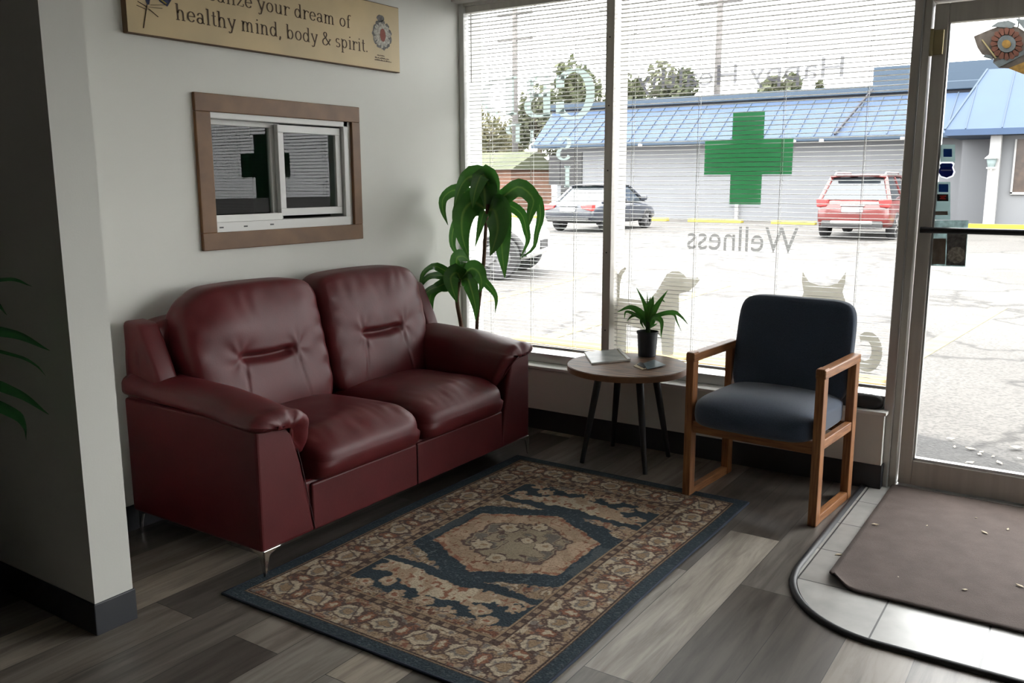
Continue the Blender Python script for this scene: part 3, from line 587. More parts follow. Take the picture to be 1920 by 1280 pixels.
def arm(y_out, sg, seed):
    ctrl = [(-.012, .572), (-.030, .600), (-.005, .628), (.075, .643), (.165, .634), (.232, .598), (.264, .53), (.262, .455), (.240, .425), (.205, .465), (.165, .545), (.07, .560)]
    K = len(ctrl); ns = 44; cs_ = []
    for i in range(ns):
        t = i/ns*K; j = int(t); u = t-j; a, b, c, d = [Vector((*ctrl[(j+o) % K], 0)) for o in (-1, 0, 1, 2)]
        p = ((b*2)+(c-a)*u+(a*2-b*5+c*4-d)*u*u+(b*3-a-c*3+d)*u**3)*.5; cs_.append((p.x, p.y))
    cx_, cz_ = .12, .585; V = []; NX = 46; xb, xf = -3.10, -2.335
    for i in range(NX+1):
        L = i/NX; L = 1-(1-L)**1.4; x = xb+(xf-xb)*L; r_ = xf-x; sc = math.sqrt(max(0, 1-max(0, 1-r_/.045)**2)) if r_ < .045 else 1
        back = 1-sst(0, .18, L)
        for k, (a, b) in enumerate(cs_):
            px_, pz = cx_+(a-cx_)*(.35+.65*sc), cz_+(b-cz_)*sc if b > cz_ else b+(cz_-b)*(1-sc)*.55
            up = max(0, b-.57); g = sst(.88, .985, L)
            wr = (math.sin(k*1.55+seed+2*nz3(k*.3, L*5, seed))*.0035+.003*nz3(k*.6, L*20, seed))*g
            pz += .02*back*(b > .6)-.030*sst(.45, 1, L)+.012*(1-sst(0, .6, L))+.006*nz3(L*5, k*.12, seed)-.010*sst(.5, 1, L)*(b > .6)
            xx = x-(.055*max(0, .585-b)/.15*sst(.8, 1, L))-.02*sst(.2, .26, a)*g*0
            V.append((xx+wr*.8, y_out+sg*(px_+wr*.3), pz+wr))
    F = [(i*ns+k, i*ns+(k+1) % ns, (i+1)*ns+(k+1) % ns, (i+1)*ns+k) for i in range(NX) for k in range(ns)]+[tuple(range(ns))[::-1], tuple(NX*ns+k for k in range(ns))]
    if sg > 0: F = [f[::-1] for f in F]
    MB().add(V, F).build('arm_pad', M['leather'], sofa, smooth=True)
arm(1.94, 1, 1.); arm(3.69, -1, 5.)
def seat(y0, y1, seed):
    yc, hw = (y0+y1)/2, (y1-y0)/2
    def fn(u, v, w_):
        a, b, c = rnd((u, v, w_), 10 if w_ < 0 else 7); L = (a+1)/2
        x = -3.0+.648*L; y = yc+b*hw
        z = .358+.078*c
        if c > 0: z += .035*(1-abs(b)**3)*(1-abs(a)**4)+.012*L
        if c < 0 and L > .9: z -= .0
        bulge = sst(.8, 1, L)*(1-c*c)*.022; x += bulge
        z -= sst(.80, 1, L)*.022*(c > 0)
        edge = gs(abs(b)-.93, .06)+gs(a-.93, .06)
        z += .004*nz3(a*3+seed, b*9, seed)*gs(a-.72, .3)*max(0, c)
        z += .005*nz3(a*2.2+seed, b*2.2, c)*max(0, c)
        return (x, y, z)
    fn.res = (44, 46, 12)
    o = pillow(fn).build('seat_cushion', M['leather'], sofa, smooth=True)
    return o
seat(2.195, 2.822, 1.); seat(2.822, 3.45, 4.)
def backc(y0, y1, seed, out):
    yc, hw = (y0+y1)/2, (y1-y0)/2
    def fn(u, v, w_):
        a, b, c = rnd((u, v, w_), 7.5-(3.6 if out < 0 else 1.2)*sst(0, .85, v*out)*sst(0, .85, w_)); T = (c+1)/2               # T: 0 bottom, 1 top ; a: -1 back .. 1 front
        flare = 1+.11*sst(.1, .6, T)*(1 if b*out > 0 else .02)
        y = yc+b*hw*flare; z = .415+.565*T-.012*b*b*T
        xc = -2.93-.115*T; th = .105-.02*T
        x = xc+a*th
        f = max(0, a)
        m = .475+.02*b*b-.01*math.cos(b*5)                                  # tuck height
        span = 1-sst(.26, .46, abs(b+.03))
        d = -.034*gs(T-m, .030)*span*f                             # horizontal tuck
        d += .032*gs(T-(m+.24), .24)*(1-abs(b)**4)*f                # head roll
        d += .018*gs(T-.22, .2)*(1-(abs(b))**3)*f                   # lumbar bulge
        sb = .36+.34*(m-T)                                          # two seams run down from the tuck ends
        if T < m+.02: d -= .0045*gs(abs(b)-sb, .02)*f*sst(0, .12, T)
        # fans of creases from the tuck ends and the edges
        ang = math.atan2(T-m, abs(b)-.42); rr = math.hypot(T-m, (abs(b)-.42)*.6)
        d += .0018*math.sin(ang*6+seed+2*nz3(b*3, T*3, seed))*gs(rr-.08, .07)*f
        d += .0009*math.sin(b*24+seed*2+6*nz3(b*2, T*3, seed))*gs(T-.90, .12)*f
        d += .0030*math.sin(T*36+seed+3*nz3(b*3, T*2, seed))*gs(abs(b)-.93, .13)*f
        d += .007*nz3(b*2.4+seed, T*3.5, 1.)*f
        x += d
        return (x, y, z)
    fn.res = (12, 92, 92)
    pillow(fn).build('back_cushion', M['leather'], sofa, smooth=True)
backc(2.12, 2.812, 1., -1); backc(2.826, 3.50, 3., 1)
def legmesh(x, y, sx_, sy_):
    mb = MB(); lo = .0095 if sx_ > 0 else 0
    prof = [(0, .105), (.085, .105), (.03, .085), (.018, .05), (.012, lo), (0, lo)]
    mb.prism([(a*sy_, b) for a, b in prof], (x, y, 0), (0, 1, 0), (0, 0, 1), (-.006*sx_, 0, 0))
    mb.prism([(-a*sx_, b) for a, b in prof], (x, y, 0), (1, 0, 0), (0, 0, 1), (0, .006*sy_, 0))
    mb.build('leg', M['chrome'], sofa, bevel=.002)
legmesh(-2.368, 1.945, 1, 1); legmesh(-2.368, 3.685, 1, -1); legmesh(-3.13, 1.955, -1, 1); legmesh(-3.13, 3.675, -1, -1)
MB().tube([(-2.372, 2.802, .11), (-2.3705, 2.802, .28)], .0018, 6).build('seam', M['stitch'], sofa); sm = MB(); sm.tube([(-2.3695, 2.125, .44), (-2.3695, 2.14, .38), (-2.3695, 2.194, .11)], .002, 6); sm.build('seam', M['stitch'], sofa)
# ------------------------------------------------------------------ rug
RX0, RX1, RY0, RY1 = -2.40, -1.182, 1.785, 3.625
def rug_colors(U, V):
    W_, L_ = RX1-RX0, RY1-RY0
    uc = np.abs(U-W_/2); vc = np.abs(V-L_/2); d = np.minimum(W_/2-uc, L_/2-vc)
    def N2(x, y, s, seed):
        r = np.random.default_rng(seed); g = r.random((64, 64)); X = (x*s) % 64; Y = (y*s) % 64; xi = X.astype(int); yi = Y.astype(int); fx = X-xi; fy = Y-yi
        fx = fx*fx*(3-2*fx); fy = fy*fy*(3-2*fy); x1 = (xi+1) % 64; y1 = (yi+1) % 64
        return (g[xi, yi]*(1-fx)+g[x1, yi]*fx)*(1-fy)+(g[xi, y1]*(1-fx)+g[x1, y1]*fx)*fy
    n1 = N2(U, V, 28, 1); n2 = N2(U, V, 70, 2); n3 = N2(U, V, 150, 3); n4 = N2(U, V, 45, 4)
    jit = (n1-.5)*.030+(n2-.5)*.016
    navy = np.array([.038, .052, .064]); beige = np.array([.36, .265, .185]); cream = np.array([.46, .385, .285]); brown = np.array([.075, .052, .045]); rust = np.array([.27, .13, .085]); grey = np.array([.20, .175, .155]); tan = np.array([.30, .215, .14]); slate = np.array([.09, .11, .12])
    col = np.broadcast_to(beige, U.shape+(3,)).copy()
    def put(m, c): col[m] = c
    def mixb(m, c, w): col[m] = col[m]*(1-w)+np.array(c)*w
    # mottled ground
    put(n1 > .62, cream); put((n2 > .66), tan); put((n4 < .24), grey); put((n1 < .22) & (n3 > .4), rust*.8+brown*.2)
    put((np.abs(n1-.5) < .035) | (np.abs(n4-.46) < .025), brown*1.5)
    # border medallions (ovals along each side)
    per = .153; bd = .145
    longside = (W_/2-uc) < (L_/2-vc); s = np.where(longside, vc, uc); q = np.where(longside, W_/2-uc, L_/2-vc)
    ph = ((s+per/2) % per)-per/2; rr = np.hypot(ph/.052, (q-bd)/.040)+(n2-.5)*.5
    inb = (d > .062) & (d < .235)
    put(inb & (rr < 1.25) & (rr > 1.02), brown*1.4); put(inb & (rr < 1.02), cream); put(inb & (rr < .62) & (rr > .45), grey); put(inb & (rr < .45), tan)
    ph2 = (s % per)-per/2; r2 = np.hypot(ph2/.03, (q-bd)/.05)+(n3-.5)*.5
    put(inb & (r2 < 1.) & (r2 > .7), brown*1.6); put(inb & (r2 < .7), rust*.9); put(inb & (r2 < .35), cream)
    vine = np.abs((q-bd)-.058*np.sin(s*2*PI/per*1.0+1.)) < .006; put(inb & vine, brown*1.5)
    # guards
    put((d > .050) & (d < .064), brown); put((d > .054) & (d < .058), tan)
    g = (d > .232) & (d < .262); put(g, brown*1.2); put(g & (((s*38).astype(int) % 2) == 0) & (d > .238) & (d < .256), beige*.8); put((d > .262) & (d < .268), tan)
    # field
    fu = uc; fv = vc; fld = d > .268
    stair = lambda x, st: np.floor(x/st)*st
    fuj = fu+jit*.9; fvj = fv+jit*.9
    put(fld & (n2 < .3) & (n1 > .5), tan*.8)
    # navy end fields with notched edges
    endz = fld & (fvj > .36) & (fvj < .60+.0*fu) & (fvj < .66-.25*fuj) ; put(endz, navy)
    # beige crescents crossing the navy
    cres = fld & (np.abs(fvj-(.49-.30*np.maximum(0, fuj-.05)**1.0)) < .065*(1-(fuj/.34)**2).clip(0, 1)+.0); put(cres, beige); put(cres & (n1 > .55), cream); put(cres & (n2 < .25), rust*.9)
    # flowers inside the navy
    for (a, b, r) in ((.0, .575, .035), (.11, .60, .03), (.2, .535, .034), (.29, .46, .03), (.06, .63, .025), (.26, .58, .03)):
        for sgn in (1,):
            rr = np.hypot(fu-a, fv-b)/r+(n2-.5)*.9; put(fld & (rr < 1), beige); put(fld & (rr < .55), cream); put(fld & (rr < .25), rust)
    put(fld & (fvj > .65), beige*.85); put(fld & (fvj > .62) & (n4 > .6), rust*.7); put(fld & (fvj > .60) & (np.abs(n2-.5) < .06), brown*1.4)
    # navy hexagon ring
    def hexd(a, b, A, B, Hh): return np.maximum(a/A, (a*(Hh-B)/A+b)/Hh)
    ho = hexd(fuj, fvj, .350, .235, .405); hi_ = hexd(fu+jit*.4, fv+jit*.4, .285, .165, .315)
    put(fld & (ho < 1), navy); put(fld & (ho < 1) & (n3 > .8), slate)
    put(fld & (fuj > .30) & (fvj < .14) & (ho < 1), slate*.8)
    inn = hi_ < 1; put(inn, beige); put(inn & (n1 > .55), np.array([.42, .31, .22])); put(inn & (hi_ > .93) & (n2 > .5), rust); put(inn & (np.abs(n4-.5) < .03), rust*.8)
    h2 = hexd(fuj, fvj, .19, .11, .21); put((h2 < 1) & (h2 > .93), brown*1.6)
    put(h2 < .93, np.array([.30, .25, .18])); put((h2 < .9) & (n1 < .38), grey*.8); put((h2 < .9) & (np.abs(n1-.5) < .04), brown*1.6)
    for (a, b, r) in ((-.10, -.10, .045), (.12, .02, .04), (-.10, .10, .04), (.02, -.17, .035), (.0, .17, .035), (.03, .03, .03)):
        rr = np.hypot(U-W_/2-a, V-L_/2-b)/r+(n2-.5)*.7; put((rr < 1.15) & (rr > .95), brown*1.5); put(rr < .95, cream); put(rr < .3, tan)
    put(d < .050, navy*1.05); put((d < .050) & (n3 > .75), slate*.75)
    # woven irregularity
    f = (.70+.45*N2(U, V, 330, 9)+.20*(N2(U, V, 9, 11)-.5))[..., None]
    return col*f*1.35
nu_, nv_ = 330, 498
U, V_ = np.meshgrid(np.linspace(0, RX1-RX0, nu_+1), np.linspace(0, RY1-RY0, nv_+1), indexing='ij')
cols = rug_colors(U, V_)
zz = .008+.0012*rng.random(U.shape); zz[0, :] = zz[-1, :] = 0.0015; zz[:, 0] = zz[:, -1] = .0015
rug = thing('area_rug', 'navy and beige patterned oriental area rug in front of the loveseat', 'rug', ((RX0+RX1)/2, (RY0+RY1)/2, 0))
rb = MB(); wob = .004*np.sin(V_*5)
rb.v = [tuple(p) for p in np.stack([RX0+U+wob, RY0+V_, zz], -1).reshape(-1, 3).tolist()]
rb.f = [(i*(nv_+1)+j, (i+1)*(nv_+1)+j, (i+1)*(nv_+1)+j+1, i*(nv_+1)+j+1) for i in range(nu_) for j in range(nv_)]
rb.c = np.concatenate([cols, np.ones(U.shape+(1,))], -1).reshape(-1, 4)
rb.build('pile', M['rug'], rug)
M['bind'] = mat('navy_rug_binding', (.02, .03, .05), .9, bump=.4, bump_scale=300)
MB().tube([(RX0, RY0, .005), (RX1, RY0, .005)], .005, 8).tube([(RX0, RY1, .005), (RX1, RY1, .005)], .005, 8).tube(bez([(RX0, RY0, .005), (RX0+.004, RY0+.31, .005), (RX0-.004, RY0+.94, .005), (RX0, RY1, .005)], 12), .005, 8).tube(bez([(RX1, RY0, .005), (RX1+.004, RY0+.31, .005), (RX1-.004, RY0+.94, .005), (RX1, RY1, .005)], 12), .005, 8).build('edge_binding', M['bind'], rug, smooth=True)
# ------------------------------------------------------------------ entry tiles, rubber strip, door mat
def corner_path(x0, y0, r, xe, ye, n=14):
    P = [(x0, ye)]; P += [(x0+r-r*math.cos(a), y0+r-r*math.sin(a)) for a in [PI/2*i/n for i in range(n+1)]]; P.append((xe, y0)); return P
cp = corner_path(-.80, 2.685, .30, 3.58, 4.19)
cp2 = [(-.80+.0, 4.19)]+[( -.80+.36-.36*math.cos(a), 2.685+.42-.42*math.sin(a)) for a in [PI/2*i/16 for i in range(17)]]+[(3.58, 2.685)]
n = len(cp2); tm = MB(); tm.prism([(a, b) for a, b in cp2]+[(3.58, 4.195)], (0, 0, .001), (1, 0, 0), (0, 1, 0), (0, 0, .004))
S('floor_entry_tiles', tm, M['tile'])
MB().tube([(a-.012, b-.012 if b < 3 else b, .003) for a, b in cp2], .0135, 8).build('tile_edge_strip', M['rubber'], None, smooth=True)
tag(bpy.data.objects['tile_edge_strip'], 'black rubber edging strip curving around the entry tiles', 'edging strip')
mp_ = MB(); X0, X1, Y0, Y1 = -.700, 1.15, 2.985, 4.19
def mfn(i, j):
    x = X0+(X1-X0)*i; y = Y0+(Y1-Y0)*j
    dx = x-X0; dy = y-Y0; k = max(0, 1-math.hypot(dx, dy*.8)/.13); cut = 0
    if dx+dy < .10 and True:
        s_ = (.10-(dx+dy))/2; x += s_*.55; y += s_*.9
    z = .0125+.028*k*k+.002*nz3(x*3, y*3, 0)
    return (x, y, z)
mp_.grid(mfn, 90, 60); mo = mp_.build('doormat', M['mat'], None, solid=.008, smooth=True)
for v in mo.data.vertices: v.co -= Vector((.2, 3.6, 0))
mo.location = (.2, 3.6, .0); tag(mo, 'large brown doormat with a curled corner in front of the glass door', 'doormat')
M['flake'] = mat('dry_leaf_flake', (.5, .42, .3), .8)
def flake(name, x, y, z, s, rz, label, grp, mm='flake'):
    mb = MB(); pts = [(-.5, 0, 0), (-.2, .22, .1), (.15, .25, .05), (.5, .0, .15), (.2, -.2, .02), (-.2, -.16, .08)]
    P = [(a*s*math.cos(rz)-b*s*math.sin(rz), a*s*math.sin(rz)+b*s*math.cos(rz), c*s) for a, b, c in pts]
    mb.add(P, [tuple(range(6))]); o = mb.build(name, M[mm], None, solid=.0008); o.location = (x, y, z); tag(o, label, 'debris', grp)
FLK = [(1641, 983, .03, 'by the mat left edge'), (1738, 985, .013, ''), (1846, 998, .03, ''), (1809, 1105, .022, ''), (1684, 1081, .01, ''), (1830, 970, .01, ''), (1890, 992, .02, ''), (1912, 1098, .03, '')]
for i, (x, y, s, _) in enumerate(FLK):
    p = FL(x, y, .019); flake('leaf_flake', p.x, p.y, .0185, s, i*1.3, 'small pale dry leaf flake lying on the brown doormat', 'leaf flakes on the doormat')
p = FL(1573, 1040, .006); flake('dry_twig', p.x, p.y, .006, .03, .5, 'small green brown twig on the tiles beside the curled mat corner', None, 'flake')
# ------------------------------------------------------------------ blue chair with oak sled frame
CH = (-1.148, 3.76, 0); rz = math.radians(-4.4)
chair = thing('armchair', 'navy upholstered armchair with square oak sled frame by the window', 'chair', CH, None, rz); chair['_local'] = 1
hw, dp, pw, pt = .303, .225, .050, .036       # half width, half depth, post depth, post thickness
for sg in (-1, 1):
    x0 = sg*(hw-pt) if sg > 0 else -hw; x1 = x0+pt
    if sg > 0: x0, x1 = hw-pt, hw
    MB().box(x0, x1, -dp, -dp+pw, 0, .66).build('front_leg', M['oak'], chair, bevel=.004)
    MB().box(x0, x1, dp-pw, dp, 0, .655).build('rear_leg', M['oak'], chair, bevel=.004)
    MB().box(x0-.003, x1+.003, -dp, dp, .618, .656).build('armrest', M['oakh'], chair, bevel=.005)
    MB().box(x0+.002, x1-.002, -dp+pw, dp-pw, .0, .036).build('runner', M['oakh'], chair, bevel=.003)
    MB().box(x0+.004, x1-.004, -dp+pw, dp-pw, .318, .358).build('side_rail', M['oakh'], chair, bevel=.003)
MB().box(-hw+pt, hw-pt, -dp+.012, -dp+.036, .300, .352).build('front_rail', M['oakx'], chair, bevel=.003)
MB().box(-hw+pt, hw-pt, dp-.036, dp-.012, .300, .352).build('back_rail', M['oakx'], chair, bevel=.003)
def cs(u, v, w_):
    a, b, c = rnd((u, v, w_), 6.); x = a*.266; y = -.01+b*.245; z = .405+c*.062
    if c > 0: z += .022*(1-a*a)*(1-b**4)
    if b < 0: y -= .03*(1-c*c)*(1-a*a*.3); z -= .012*(-b)**3
    return (x, y, z)
cs.res = (30, 30, 12); pillow(cs).build('seat', M['navy'], chair, smooth=True)
def cb_(u, v, w_):
    a, b, c = rnd((u, v, w_), 7); T = (c+1)/2
    x = a*(.262+.006*math.sin(T*PI)); z = .42+.455*T; y = .185+.085*T+b*.036-.012*(1-a*a)*(b < 0)
    if T > .93: pass
    return (x, y, z)
cb_.res = (34, 8, 34); pillow(cb_).build('backrest', M['navy'], chair, smooth=True)
# ------------------------------------------------------------------ round side table with things on it
TC = Vector((-1.915, 3.888, 0)); TZ = .497; TR = .298
tb = thing('side_table', 'round rustic wood side table on four black splayed legs', 'side table', TC)
MB().lathe([(0.0, TZ-.003), (TR-.004, TZ-.003), (TR-.002, TZ-.0), (TR-.006, TZ)], TC, 64).build('tabletop', M['tabletop'], tb)
tb.children[0].data.polygons
MB().lathe([(TR-.02, TZ-.032), (TR, TZ-.030), (TR+.001, TZ-.004), (TR-.003, TZ-.0015)], TC, 64).build('edge_band', M['tabedge'], tb, smooth=True, angle=.9)
for fx, fy in ((-1.732, 3.735), (-2.074, 3.722), (-1.752, 4.055), (-2.078, 4.062)):
    f = Vector((fx, fy, 0)); t = TC+(f-TC)*.62; t.z = TZ-.03
    MB().tube([f+Vector((0, 0, .0)), f.lerp(t, .5), t], [.0115, .016, .0195], 14).build('leg', M['tableg'], tb, smooth=True, angle=.9)
M['page'] = mat('magazine_cover', (.50, .52, .50), .35, noise_scale=11, col2=(.20, .23, .24)); M['paper'] = mat('paper_block', (.6, .58, .52), .7)
c4 = [FL(x, y, TZ+.004) for x, y in ((1095, 661), (1161, 655), (1182, 675), (1109, 682))]
mg = thing('magazine', 'open light grey magazine lying on the left of the round table', 'magazine', sum(c4, Vector())/4-Vector((0, 0, .004)))
def slab(P, z0, z1): n = len(P); return MB().add([(p.x, p.y, z0) for p in P]+[(p.x, p.y, z1) for p in P], [tuple(range(n))[::-1], tuple(range(n, 2*n))]+[(i, (i+1) % n, n+(i+1) % n, n+i) for i in range(n)])
slab(c4, TZ+.0005, TZ+.007).build('pages', M['paper'], mg); 
c4b = [c4[0].lerp(c4[2], .01), c4[1].lerp(c4[0], .10), c4[2].lerp(c4[3], .13), c4[3].lerp(c4[1], .01)]
slab(c4b, TZ+.007, TZ+.0085).build('cover', M['page'], mg)
slab([c4[1].lerp(c4[0], .06), c4[1], c4[2], c4[2].lerp(c4[3], .08)], TZ+.007, TZ+.012).build('spine', M['vinyl'], mg)
M['card'] = mat('blue_grey_card', (.13, .18, .20), .35, noise_scale=30, noise_amt=.3); M['card2'] = mat('cream_card', (.5, .38, .22), .5); M['card3'] = mat('dark_card', (.03, .03, .03), .4)
def card(pts, z, m, label, nm='leaflet'):
    P = [FL(x, y, z) for x, y in pts]; c = sum(P, Vector())/len(P); mb = slab(P, z-.001, z+.001); o = mb.build(nm, M[m]); 
    for v in o.data.vertices: v.co -= c
    o.location = c; tag(o, label, 'leaflet')
card([(1188, 686), (1198, 680), (1216, 689), (1204, 693)], TZ+.0015, 'card2', 'cream card peeking out from under the leaflets on the table')
card([(1194, 683), (1200, 679), (1222, 684), (1208, 690)], TZ+.004, 'card3', 'black card between the cream card and the blue leaflet')
card([(1206, 681), (1226, 674), (1249, 684), (1214, 692)], TZ+.0065, 'card', 'blue grey leaflet in front of the small potted plant')
# ------------------------------------------------------------------ leaves and plants
def leafmesh(pts, width, face=(0, -1, 0), fold=.25, n=16, m=4, taper=.62, wav=.0, seed=0):
    C_ = bez(pts, n); V = []; cc = []; face = Vector(face); r = random.Random(seed); ph = r.uniform(0, 6)
    for i, p in enumerate(C_):
        t = i/n; d = (C_[min(i+1, n)]-C_[max(i-1, 0)]).normalized(); sd_ = d.cross(face)
        if sd_.length < .25: sd_ = (sd_+Vector((.3, 0, 0))) if sd_.length < .05 else sd_
        sd_.normalize(); nr = sd_.cross(d).normalized()
        w_ = width/2*(math.sin(PI*min(1, t*.93+.07)**taper) ** .85 if t < .999 else .02)
        w_ = max(w_, width*.015)
        for j in range(m+1):
            s = j/m*2-1; V.append(p+sd_*(s*w_)+nr*(abs(s)*w_*fold)+nr*(wav*w_*math.sin(t*14+ph+s*2)*abs(s))); cc.append((abs(s), t, 0, 1))
    F = [(i*(m+1)+j, (i+1)*(m+1)+j, (i+1)*(m+1)+j+1, i*(m+1)+j+1) for i in range(n) for j in range(m)]
    mb = MB().add(V, F); mb.c = cc; return mb
tp = thing('corn_plant', 'tall potted corn plant with broad drooping leaves in the window corner', 'plant', (-2.93, 3.97, 0))
def q7(x, y, dy=0):
    p = AY(760+x/4.129, 310+y/4.129, 3.95+dy)
    return p if p.x > -3.11 else AX(760+x/4.129, 310+y/4.129, -3.11)
potc = (-2.93, 3.97, 0)
MB().lathe([(.10, 0), (.105, .01), (.13, .27), (.135, .275), (.135, .30), (.122, .30), (.12, .27)], potc, 40).build('pot', M['pot'], tp, smooth=True, angle=.7)
MB().lathe([(.0, .262), (.119, .262), (.119, .268), (.0, .27)], potc, 24).build('soil', M['soil'], tp)
s1 = q7(435, 1260, 0); s2_ = q7(400, 1040, 0); MB().tube(bez([(-2.96, 3.96, .26), (s1.x, s1.y, s1.z), tuple(s2_), tuple(q7(425, 880))], 14), [.012]*11+[.0115, .011, .010, .009], 10).build('cane', M['cane'], tp, smooth=True)
MB().tube(bez([(-2.90, 3.99, .26), tuple(q7(553, 1280)), tuple(q7(580, 980)), tuple(q7(605, 760)), tuple(q7(625, 450)), tuple(q7(640, 300))], 20), [.012]*4+[.0105]*17, 10).build('cane', M['cane'], tp, smooth=True)
KL = [([(620, 340, 0), (600, 150, -.02), (510, 85, -.06), (430, 160, -.12), (375, 330, -.14)], .115),
 ([(620, 330, 0), (640, 140, -.01), (590, 75, -.05), (540, 200, -.13), (520, 330, -.16)], .10),
 ([(610, 330, 0), (520, 285, -.04), (445, 370, -.09), (440, 540, -.11), (490, 715, -.10)], .120),
 ([(645, 340, 0), (700, 320, -.05), (735, 480, -.10), (750, 680, -.12), (770, 872, -.12)], .112),
 ([(645, 345, 0), (690, 350, -.08), (715, 480, -.13), (690, 600, -.15), (655, 700, -.15)], .105),
 ([(650, 330, 0), (760, 240, .0), (880, 165, -.02), (990, 260, -.05), (965, 380, -.07), (955, 480, -.08)], .075),
 ([(655, 325, .0), (850, 210, .03), (1010, 245, .04), (1045, 380, .04), (1015, 520, .02), (990, 640, .0), (885, 722, -.03)], .045),
 ([(660, 330, 0), (790, 305, .03), (900, 380, .04), (935, 500, .03), (945, 590, .02), (890, 715, .0)], .050),
 ([(600, 300, 0), (480, 220, .0), (380, 190, -.02), (295, 250, -.04), (290, 350, -.05), (330, 462, -.05)], .058),
 ([(610, 350, 0), (450, 360, .03), (375, 480, .04), (365, 620, .04), (430, 722, .02)], .055),
 ([(620, 350, 0), (600, 380, -.02), (575, 480, -.03), (540, 632, -.04)], .050),
 ([(640, 310, 0), (660, 200, .02), (655, 100, .02), (640, 68, .01)], .03),
 ([(425, 880, 0), (400, 790, -.01), (400, 715, -.02), (450, 705, -.05), (500, 745, -.08)], .085),
 ([(425, 890, 0), (330, 830, .0), (220, 780, .0), (130, 850, -.02), (115, 1030, -.03)], .045),
 ([(425, 900, 0), (300, 855, .03), (190, 855, .04), (125, 920, .03), (105, 1000, .02)], .04),
 ([(425, 910, 0), (310, 930, -.02), (190, 960, -.03), (120, 1060, -.04), (85, 1230, -.05)], .055),
 ([(420, 900, 0), (290, 920, -.04), (200, 990, -.06), (190, 1110, -.07), (225, 1222, -.07)], .055),
 ([(425, 880, 0), (395, 830, -.05), (350, 870, -.09), (370, 970, -.11), (400, 1062, -.11)], .085),
 ([(430, 890, 0), (480, 880, -.03), (510, 960, -.06), (540, 1080, -.08), (545, 1205, -.08)], .075),
 ([(430, 880, 0), (500, 800, -.02), (560, 820, -.05), (590, 900, -.07), (575, 985, -.08)], .078),
 ([(430, 880, 0), (550, 860, .03), (640, 930, .03), (700, 1020, .03), (695, 1140, .02)], .042)]
for i, (pts, w_) in enumerate(KL):
    leafmesh([q7(*p) for p in pts], w_*(1.3 if w_ > .05 else 1.15), face=(.12*((i % 3)-1)+.2, -1, .25), fold=-.22, wav=.06, seed=i).build('leaf', M['leaf'], tp, smooth=True)
# small potted dracaena on the table
pp = FL(1213, 667, TZ); pp.y += .0
sp_ = thing('potted_dracaena', 'small green dracaena in a black plastic pot on the round table', 'plant', (pp.x, pp.y, TZ))
MB().lathe([(.044, .0), (.046, .002), (.0525, .118), (.056, .119), (.057, .130), (.053, .131), (.051, .112)], (pp.x, pp.y, TZ+.001), 36).build('pot', M['pot'], sp_, smooth=True, angle=.7)
MB().lathe([(0, .108), (.0515, .108), (.0515, .112), (0, .115)], (pp.x, pp.y, TZ+.001), 24).build('soil', M['soil'], sp_)
q4 = lambda x, y, dy=0: AY(1130+x/5.82, 460+y/5.82, pp.y+dy)
MB().tube([(pp.x, pp.y, TZ+.11), tuple(q4(500, 850, 0)), tuple(q4(500, 720, 0))], [.013, .012, .006], 10).build('cane', M['gcane'], sp_, smooth=True)
SL = [([(480, 880, 0), (478, 720, -.01), (440, 600, -.015), (365, 455, -.02)], .026), ([(500, 870, 0), (520, 780, -.02), (600, 640, -.02), (712, 485, -.01)], .040),
 ([(495, 870, -.005), (500, 760, -.02), (530, 640, -.02), (552, 548, -.01)], .046), ([(490, 850, 0), (420, 740, -.03), (300, 672, -.05), (155, 728, -.06)], .036),
 ([(485, 850, 0), (400, 780, .02), (260, 720, .02), (235, 805, .0)], .020), ([(505, 860, 0), (580, 770, 0), (760, 725, .01), (850, 770, .01), (935, 865, .01)], .024),
 ([(510, 850, 0), (640, 760, .03), (770, 750, .03), (810, 830, .03), (862, 945, .03)], .014), ([(510, 890, 0), (560, 790, -.03), (640, 830, -.05), (635, 1015, -.06)], .034),
 ([(485, 900, 0), (440, 810, -.02), (420, 840, -.04), (455, 915, -.04)], .020), ([(490, 850, 0), (400, 760, .04), (320, 770, .05), (258, 830, .05)], .022),
 ([(492, 860, 0), (488, 650, .01), (487, 508, .01)], .010), ([(500, 860, 0), (560, 700, .03), (640, 600, .03), (685, 625, .03)], .016), ([(500, 900, 0), (560, 870, -.02), (600, 850, -.02)], .012),
 ([(470, 860, 0), (500, 700, .01), (520, 560, .01)], .03)]
for i, (pts, w_) in enumerate(SL): leafmesh([q4(*p) for p in pts], w_, face=(.2, -1, .3), fold=-.3, seed=i).build('leaf', M['leaf2'], sp_, smooth=True)
